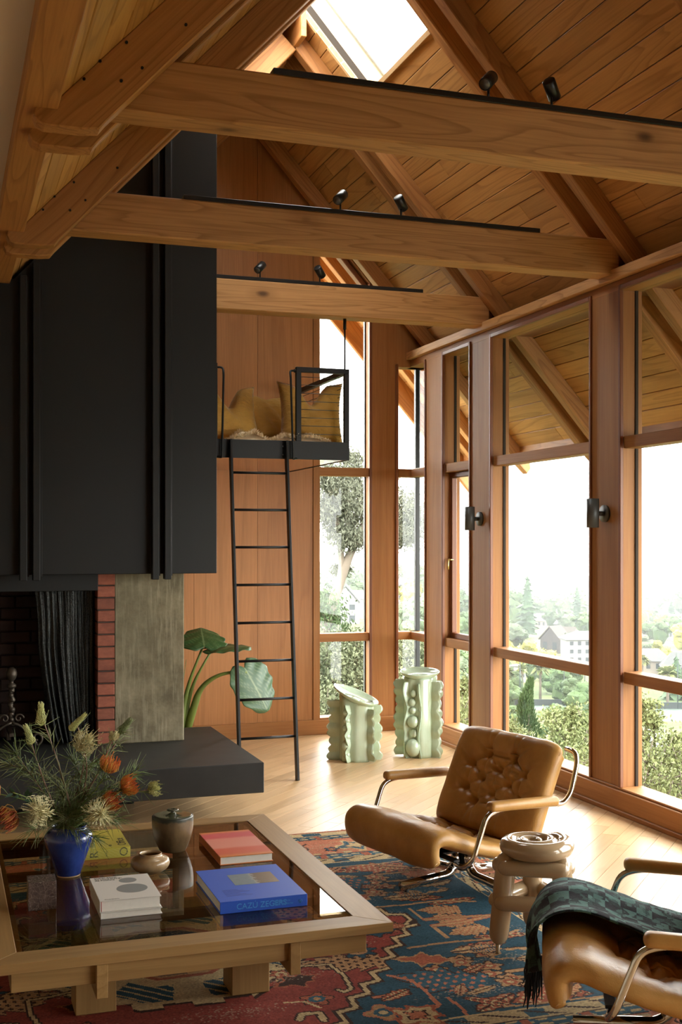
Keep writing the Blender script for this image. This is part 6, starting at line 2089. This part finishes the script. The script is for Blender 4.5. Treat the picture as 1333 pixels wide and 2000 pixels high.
# palms
def palm(px, r, hpx, label):
    x, y = dirpos(px, r); h = hpx * r / 2310; z = gz(x, y)
    p = tag(empty('palm_tree', (x, y, z)), label, 'palm tree', 'fan palms near the tennis courts')
    MB().tube([(x, y, z - 1), (x, y, z + h * .5), (x, y, z + h * .72), (x, y, z + h * .80)], [h * .035, h * .028, h * .028, h * .07], 8).build('trunk', M['bark'], p)
    mb = MB(); rn = random.Random(int(px))
    for k in range(70):
        a = rn.uniform(0, 6.28); e = rn.uniform(-.7, 1.2); L = h * .26 * rn.uniform(.7, 1.1)
        d = Vector((math.cos(a) * math.cos(e), math.sin(a) * math.cos(e), math.sin(e))); b = Vector((x, y, z + h * .82)); s = d.cross(Vector((0, 0, 1))).normalized() * L * .22
        m_ = b + d * L * .6; mb.add([b, m_ + s, b + d * L + Vector((0, 0, -.25 * L)), m_ - s], [(0, 1, 2, 3)])
    mb.build('fronds', M['fol_bright'], p, smooth=False)
    mb = MB()
    for k in range(30):
        a = rn.uniform(0, 6.28); d = Vector((math.cos(a), math.sin(a), 0)); b = Vector((x, y, z + h * .80)) + d * h * .03
        s = Vector((-d.y, d.x, 0)) * h * .02
        mb.add([b - s, b + s, b + d * h * .03 + Vector((0, 0, -h * .17))], [(0, 1, 2)])
    mb.build('dead_fronds', plain('dry_fronds', (.22, .16, .09), .9), p, smooth=False)
palm(1056, 200, 88, 'tallest fan palm standing before the trees in the nearer wide window')
palm(1021, 215, 60, 'fan palm left of the tallest one above the juniper')
palm(994, 205, 66, 'fan palm at the left jamb of the nearer wide window')
palm(1256, 235, 60, 'fan palm at the left jamb of the right-hand window')
palm(1305, 190, 92, 'fan palm in front of the grey apartment roof')

# ------------------------------------------------------------------ houses
M['h_white'] = plain('white_stucco', (.15, .15, .147), .8, vary=.05)
M['h_cream'] = plain('cream_stucco', (.145, .125, .10), .8, vary=.06)
M['h_brown'] = plain('brown_shingle', (.030, .026, .024), .9, vary=.2)
M['h_tan'] = plain('tan_stucco', (.13, .085, .055), .8, vary=.06)
M['r_grey'] = plain('grey_roof', (.042, .042, .042), .9, vary=.15)
M['r_brown'] = plain('brown_roof', (.036, .030, .025), .9, vary=.15)
M['r_red'] = plain('red_tile_roof', (.085, .042, .028), .9, vary=.15)
M['r_white'] = plain('white_roof', (.068, .068, .066), .8)
M['h_win'] = plain('dark_house_glass', (.03, .035, .04), .2)
def house(px, r, wpx, hpx, label, wall='h_white', roof='r_grey', kind='gable', rot=.3, wins=(3, 2), rh=.35, dy=0.0, dep=.8, chim=False):
    x, y = dirpos(px, r); u = r / 2310; W, Hh = wpx * u, hpx * u; D = W * dep
    z = gz(x, y) - dy * u
    a = -(YAW + math.atan((px - 666.5) / 2310)) + rot
    h_ = tag(empty('house', (x, y, z), a), label, 'house', 'houses beyond the windows')
    T = h_.matrix_basis
    hw = Hh * (1 - rh)
    def part(name, bm, m): return bm_obj(name, bm, m, h_, matrix=T.copy())
    bm = bmesh.new(); bm_box(bm, (0, 0, hw / 2 - hw * .15), (W, D, hw * 1.3)); part('walls', bm, M[wall])
    e = W * .06
    if kind == 'gable':       # ridge runs front to back, gable faces the viewer
        pts = [(-W / 2 - e, -D / 2 - e, hw - .05 * Hh), (W / 2 + e, -D / 2 - e, hw - .05 * Hh), (0, -D / 2 - e, Hh)]
        bm = prism_bm([(-W / 2, -D / 2, hw), (W / 2, -D / 2, hw), (0, -D / 2, Hh * .97)], (0, D, 0)); part('gable', bm, M[wall])
        for s in (-1, 1):
            t_ = .05 * Hh
            bm = prism_bm([(s * (W / 2 + e), -D / 2 - e, hw - e * .8), (0, -D / 2 - e, Hh), (0, -D / 2 - e, Hh + t_), (s * (W / 2 + e), -D / 2 - e, hw - e * .8 + t_)], (0, D + 2 * e, 0)); part('roof', bm, M[roof])
    elif kind == 'side':      # ridge parallel to the view
        bm = prism_bm([(-W / 2 - e, -D / 2 - e, hw), (-W / 2 - e, D / 2 + e, hw), (-W / 2 - e, 0, Hh)], (W + 2 * e, 0, 0)); part('roof', bm, M[roof])
    elif kind == 'hip':
        bm = bmesh.new()
        q = [bm.verts.new(p) for p in ((-W / 2 - e, -D / 2 - e, hw), (W / 2 + e, -D / 2 - e, hw), (W / 2 + e, D / 2 + e, hw), (-W / 2 - e, D / 2 + e, hw), (-W * .2, 0, Hh), (W * .2, 0, Hh))]
        for f in ((0, 1, 5, 4), (1, 2, 5), (2, 3, 4, 5), (3, 0, 4), (3, 2, 1, 0)): bm.faces.new([q[i] for i in f])
        part('roof', bm, M[roof])
    else:
        bm = bmesh.new(); bm_box(bm, (0, 0, hw + .03 * Hh), (W + e, D + e, .06 * Hh)); part('roof', bm, M[roof])
    nx_, nz_ = wins
    for i in range(nx_):
        for k in range(nz_):
            wx = W * (-.5 + (i + .5) / nx_); wz = hw * ((k + .55) / nz_)
            bm = bmesh.new(); bm_box(bm, (wx, -D / 2, wz), (W / nx_ * .42, D * .02 + .1, hw / nz_ * .48)); part('window', bm, M['h_win'])
    if chim:
        bm = bmesh.new(); bm_box(bm, (W * .3, 0, Hh), (W * .07, W * .07, Hh * .3)); part('chimney', bm, M['h_tan'])
    return h_
house(1140, 300, 74, 60, 'white three-storey building with a pale hip roof beside the window post', 'h_white', 'r_white', 'hip', .25, (5, 3), .24, chim=True)
house(1085, 345, 44, 50, 'dark brown shingled house with steep gables left of the white building', 'h_brown', 'r_brown', 'gable', -.6, (2, 1), .45)
house(1103, 352, 40, 48, 'brown shingled house with a broad roof touching the white building', 'h_brown', 'r_brown', 'side', -.2, (3, 1), .4)
house(1068, 540, 44, 26, 'long low house with a white roof beside the tall conifer', 'h_cream', 'r_white', 'side', -.3, (5, 1), .5)
house(1103, 500, 30, 30, 'grey gabled house above the brown shingled ones', 'h_brown', 'r_grey', 'gable', .5, (2, 1), .5)
house(1120, 560, 20, 24, 'cream gabled house at the right of the grey gabled one', 'h_cream', 'r_white', 'gable', .2, (2, 1), .4)
house(1058, 800, 26, 20, 'cream flat-roofed house high on the slope right of the conifer', 'h_cream', 'r_white', 'flat', .2, (3, 1), .1)
house(1098, 860, 16, 20, 'narrow tan house high on the slope', 'h_tan', 'r_white', 'flat', .1, (2, 2), .1)
house(1118, 760, 16, 18, 'white house catching light above the slim conifer', 'h_white', 'r_white', 'gable', .6, (2, 1), .4)
house(1066, 1250, 22, 12, 'pale row of houses under the skyline', 'h_cream', 'r_white', 'side', .1, (5, 1), .4)
house(1004, 240, 40, 34, 'low white building with a turquoise roof edge below the palms', 'h_white', 'r_white', 'flat', .2, (4, 1), .15)
house(1266, 430, 24, 36, 'cream house with a hip roof left in the right-hand window', 'h_cream', 'r_grey', 'hip', .2, (3, 2), .4)
house(1304, 450, 18, 30, 'white-gabled house below the dark cone-shaped tree', 'h_white', 'r_white', 'gable', .3, (2, 1), .5)
house(1256, 300, 34, 26, 'orange-walled house at the left of the right-hand window', 'h_tan', 'r_white', 'flat', .1, (4, 1), .2)
house(1270, 640, 24, 18, 'small house with a red tile roof', 'h_cream', 'r_red', 'hip', .2, (2, 1), .5)
house(1294, 620, 24, 22, 'pale hip-roofed house beside the dark cone-shaped tree', 'h_cream', 'r_white', 'hip', -.2, (2, 1), .4)
house(1272, 250, 70, 62, 'grey-roofed apartment house with tall windows behind the palms', 'h_cream', 'r_grey', 'hip', .15, (4, 2), .35)
house(1325, 245, 60, 58, 'second grey-roofed apartment house at the right picture edge', 'h_white', 'r_grey', 'hip', .1, (3, 2), .45)
vh = house(676, 220, 52, 74, 'white Victorian house with steep gables in the tall narrow window', 'h_white', 'r_white', 'gable', -.05, (2, 2), .42, dep=.6)
house(655, 232, 40, 60, 'white side wing with a sloping roof left of the Victorian gable', 'h_white', 'r_white', 'side', -.05, (1, 2), .30, dep=1.0)
house(696, 236, 30, 56, 'white side wing with a sloping roof right of the Victorian gable', 'h_white', 'r_white', 'side', -.05, (1, 2), .30, dep=1.0)
house(783, 260, 14, 74, 'slim white tower house glimpsed in the corner window', 'h_white', 'r_white', 'gable', 0, (1, 3), .2)
house(628, 30, 60, 60, 'low red-tiled roof at the foot of the tall narrow window', 'h_white', 'r_red', 'side', .2, (1, 1), .5, dy=-10)

# tennis courts with dark windscreen fence and a white tent
M['court'] = plain('green_court', (.032, .050, .038), .8)
M['screen'] = plain('dark_windscreen', (.02, .026, .026), .9)
for px, r, lab in ((1075, 175, 'green tennis court beyond the shrub in the nearer wide window'), (1318, 170, 'green tennis court at the right picture edge')):
    x, y = dirpos(px, r)
    z = gz(x, y) - .2
    c = tag(empty('tennis_court', (x, y, z), -.4), lab, 'tennis court', 'tennis courts')
    T = c.matrix_basis
    bm = bmesh.new(); bm_box(bm, (0, 0, -.4), (22, 34, .8)); bm_obj('surface', bm, M['court'], c, matrix=T.copy())
    bm = bmesh.new(); bm_box(bm, (0, 17, .5), (22, .15, 1.0)); bm_obj('windscreen', bm, M['screen'], c, matrix=T.copy())
    bm = bmesh.new(); bm_box(bm, (-11, 0, .5), (.15, 34, 1.0)); bm_obj('windscreen', bm, M['screen'], c, matrix=T.copy())
    for k in (-10, -3, 4, 10.5):
        MB().tube([T @ Vector((k, 17, 0)), T @ Vector((k, 17, 7))], .09, 6).build('post', M['screen'], c)
    for k in (-4.1, 4.1):
        bm = bmesh.new(); bm_box(bm, (k, 0, .01), (.12, 23, .02)); bm_obj('line', bm, M['h_white'], c, matrix=T.copy())
x, y = dirpos(1277, 70); z = gz(x, y)
tn = tag(empty('tent', (x, y, z)), 'white peaked canvas tent behind the near shrub', 'tent')
bm = bmesh.new(); bmesh.ops.create_cone(bm, cap_ends=True, segments=4, radius1=1.35, radius2=.05, depth=1.6, matrix=Matrix.Translation((x, y, z + 2.6)) @ Matrix.Rotation(.5, 4, 'Z'))
bm_obj('canopy', bm, M['h_white'], tn)
for s in (-1, 1): MB().tube([(x + s * .8, y, z - .3), (x + s * .8, y, z + 1.9)], .04, 6).build('pole', M['h_white'], tn)

# ------------------------------------------------------------------ eucalyptus outside the back wall
eu = at3(632, 1235, 24.0)
E1, E2, E3 = at3(665, 1135, 24.2), at3(690, 1070, 24.4), at3(735, 985, 25)
euc = tag(empty('eucalyptus_tree', (eu.x, eu.y, gz(eu.x, eu.y))), 'leaning pale-barked eucalyptus outside the tall narrow window', 'tree')
MB().tube(catmull([at3(612, 1330, 24), eu, E1, E2, E3, at3(780, 930, 25.5)], 30), [.15 - .10 * k / 30 for k in range(31)], 9).build('trunk', M['bark'], euc)
MB().tube(catmull([E1, at3(668, 1100, 24.3), at3(662, 1040, 24.4), at3(655, 985, 24.6), at3(640, 930, 24.8)], 20), [.09 - .06 * k / 20 for k in range(21)], 7).build('branch', M['bark'], euc)
MB().tube(catmull([E2, at3(684, 1040, 24.5), at3(675, 985, 24.7), at3(690, 930, 24.9)], 16), [.08 - .05 * k / 16 for k in range(17)], 7).build('branch', M['bark'], euc)
rn = random.Random(4)
def clump_leaves(pts, n, size):
    mb = MB()
    for (c, R) in pts:
        for _ in range(n):
            d = Vector((rn.gauss(0, .5), rn.gauss(0, .5), rn.gauss(0, .42)))
            p = c + d * R
            a = Vector((rn.gauss(0, .6), rn.gauss(0, .6), rn.gauss(-.8, .4))).normalized(); b = a.cross(Vector((rn.gauss(0, 1), rn.gauss(0, 1), .3))).normalized()
            s = size * rn.uniform(.6, 1.3)
            mb.add([p, p + a * s * .5 + b * s * .16, p + a * s, p + a * s * .5 - b * s * .16], [(0, 1, 2, 3)])
    return mb
pts = [(at3(px, py, 24.6 + rn.uniform(-.6, .6)), R) for px, py, R in ((640, 945, .45), (665, 935, .5), (690, 930, .45), (655, 965, .45), (680, 965, .5), (695, 985, .45), (668, 1000, .42), (690, 1015, .42), (660, 1030, .30), (672, 1050, .35), (650, 985, .3), (632, 1000, .25), (680, 1040, .3), (700, 1050, .25), (640, 920, .3), (710, 960, .5), (788, 975, .4), (795, 1000, .45), (782, 1020, .38), (800, 1040, .35), (815, 1000, .35), (822, 1030, .35), (790, 1050, .25), (668, 1110, .18), (690, 895, .3))]
tag(clump_leaves(pts, 900, .10).build('foliage', M['fol_euc'], euc, smooth=False), kind='stuff')
pts = [(at3(px, py, 24.0 + rn.uniform(-.4, .4)), R) for px, py, R in ((640, 1165, .25), (646, 1185, .32), (638, 1205, .34), (648, 1220, .32), (630, 1190, .3), (660, 1235, .3))]
iv = tag(clump_leaves(pts, 500, .10).build('ivy', M['fol_green'], None, smooth=False), 'dark ivy clump climbing the leaning eucalyptus trunk', 'ivy')

# ------------------------------------------------------------------ near shrubs and juniper
def shrub(px_list, label, matk, n, size, name='shrub'):
    cs = [(at3(px, py, Y), R) for px, py, Y, R in px_list]
    c0 = cs[0][0]
    s = tag(empty(name, (c0.x, c0.y, gz(c0.x, c0.y))), label, 'shrub', 'near shrubs outside the windows')
    mb = MB(); b = Vector((c0.x, c0.y, gz(c0.x, c0.y)))
    for c, R in cs:
        mid = (b + c) / 2 + Vector((rn.uniform(-.2, .2), rn.uniform(-.2, .2), .2))
        mb.tube([b, mid, c, c + Vector((rn.uniform(-.1, .1), 0, R * .8))], [.03, .02, .012, .004], 5)
        for k in range(8):
            d = Vector((rn.gauss(0, .5), rn.gauss(0, .5), rn.gauss(.2, .4))) * R
            mb.tube([c, c + d * .6, c + d], [.008, .006, .002], 4)
    mb.build('branches', M['bark'], s)
    mb = MB()
    for c, R in cs:
        for _ in range(n):
            d = Vector((rn.gauss(0, .48), rn.gauss(0, .48), rn.gauss(0, .45))); p = c + d * R
            a = Vector((rn.gauss(0, .7), rn.gauss(0, .7), rn.gauss(.5, .5))).normalized(); q = a.cross(Vector((rn.gauss(0, 1), rn.gauss(0, 1), rn.gauss(0, 1)))).normalized()
            l = size * rn.uniform(.6, 1.3)
            mb.add([p, p + a * l * .5 + q * l * .26, p + a * l, p + a * l * .5 - q * l * .26], [(0, 1, 2, 3)])
    tag(mb.build('foliage', M[matk], s, smooth=False), kind='stuff')
shrub([(1110, 1450, 13.5, .30), (1130, 1410, 13.6, .20), (1080, 1405, 13.8, .14), (1140, 1460, 13, .30), (1100, 1500, 13, .34), (1130, 1530, 12.6, .36), (1150, 1425, 13.4, .24), (1160, 1500, 12.5, .32), (1085, 1460, 13.8, .20), (1175, 1460, 12.6, .32), (1118, 1398, 13.7, .12), (1095, 1425, 13.6, .18)], 'light green leafy shrub crowding the nearer wide window', 'fol_bright', 620, .05)
shrub([(1262, 1385, 10.4, .13), (1265, 1490, 9.8, .28), (1300, 1480, 9.8, .25), (1290, 1530, 9.4, .32), (1330, 1505, 9.6, .28), (1255, 1445, 10.2, .17), (1320, 1455, 10.0, .15), (1335, 1560, 9.2, .32), (1260, 1545, 9.4, .28), (1300, 1580, 9.2, .32), (1345, 1470, 9.9, .22), (1365, 1540, 9.2, .32), (1385, 1500, 9.5, .32), (1278, 1410, 10.2, .10), (1250, 1400, 10.4, .12)], 'light green leafy shrub filling the foot of the right-hand window', 'fol_bright', 620, .042)
shrub([(1005, 1450, 20, .30), (992, 1425, 20, .22), (1050, 1470, 19, .25), (1000, 1480, 19, .34), (905, 1390, 18, .34), (895, 1410, 17, .34), (908, 1350, 19, .24), (1030, 1480, 19, .3)], 'olive green shrub at the left foot of the nearer wide window', 'fol_bright', 700, .075)
shrub([(638, 1290, 20, .45), (670, 1300, 21, .5), (700, 1285, 21, .45), (640, 1340, 20, .5), (675, 1350, 20, .5), (705, 1345, 20, .5), (640, 1390, 19, .5), (690, 1400, 19, .5), (655, 1268, 21, .3), (690, 1262, 21.5, .28)], 'feathery grey-green shrub at the foot of the tall narrow window', 'fol_feather', 1300, .075)
shrub([(782, 1280, 20, .4), (805, 1290, 20, .4), (825, 1285, 20, .35), (785, 1330, 20, .45), (815, 1340, 19, .45), (790, 1380, 19, .45), (825, 1390, 19, .4), (800, 1255, 21, .25)], 'feathery grey-green shrub at the foot of the corner window', 'fol_feather', 1200, .075)
jx = at3(1034, 1440, 22)
j = bpy.data.objects.new('juniper', None)
mb = MB()
for k in range(2600):
    f = rn.random() ** .8; z = 1.75 * f
    R = .30 * (1 - f) ** .75 + .02
    a = rn.uniform(0, 6.28); r = R * math.sqrt(rn.random())
    p = jx + Vector((r * math.cos(a) + .08 * math.sin(z * 4), r * math.sin(a), z - .55))
    d = Vector((math.cos(a) * .5, math.sin(a) * .5, 1)).normalized(); q = d.cross(Vector((rn.gauss(0, 1), rn.gauss(0, 1), 0))).normalized(); l = .09
    mb.add([p, p + d * l * .5 + q * l * .2, p + d * l, p + d * l * .5 - q * l * .2], [(0, 1, 2, 3)])
bpy.data.objects.remove(j)
ju = tag(empty('juniper', (jx.x, jx.y, gz(jx.x, jx.y))), 'slender upright juniper behind the lounge chair back', 'shrub')
tag(mb.build('foliage', M['fol_green'], ju, smooth=False), kind='stuff')
MB().tube([(jx.x, jx.y, gz(jx.x, jx.y)), jx, jx + Vector((0, 0, 1.0))], [.06, .05, .01], 7).build('trunk', M['bark'], ju)

# ------------------------------------------------------------------ haze over the valley
t = NT('valley_haze'); t.t.nodes.remove(t.b)
vs = t.n('ShaderNodeVolumeScatter'); vs.inputs['Density'].default_value = .0014; vs.inputs['Color'].default_value = (.135, .142, .15, 1)
vs.inputs['Anisotropy'].default_value = 0.0
t.l(vs.outputs[0], t.out.inputs['Volume'])
bm = bmesh.new(); bm_box(bm, (1100, 1860, -60), (2600, 3600, 260))
hz = bm_obj('haze', bm, t.m)
tag(hz, 'pale haze lying over the valley beyond the windows', 'haze', kind='stuff')
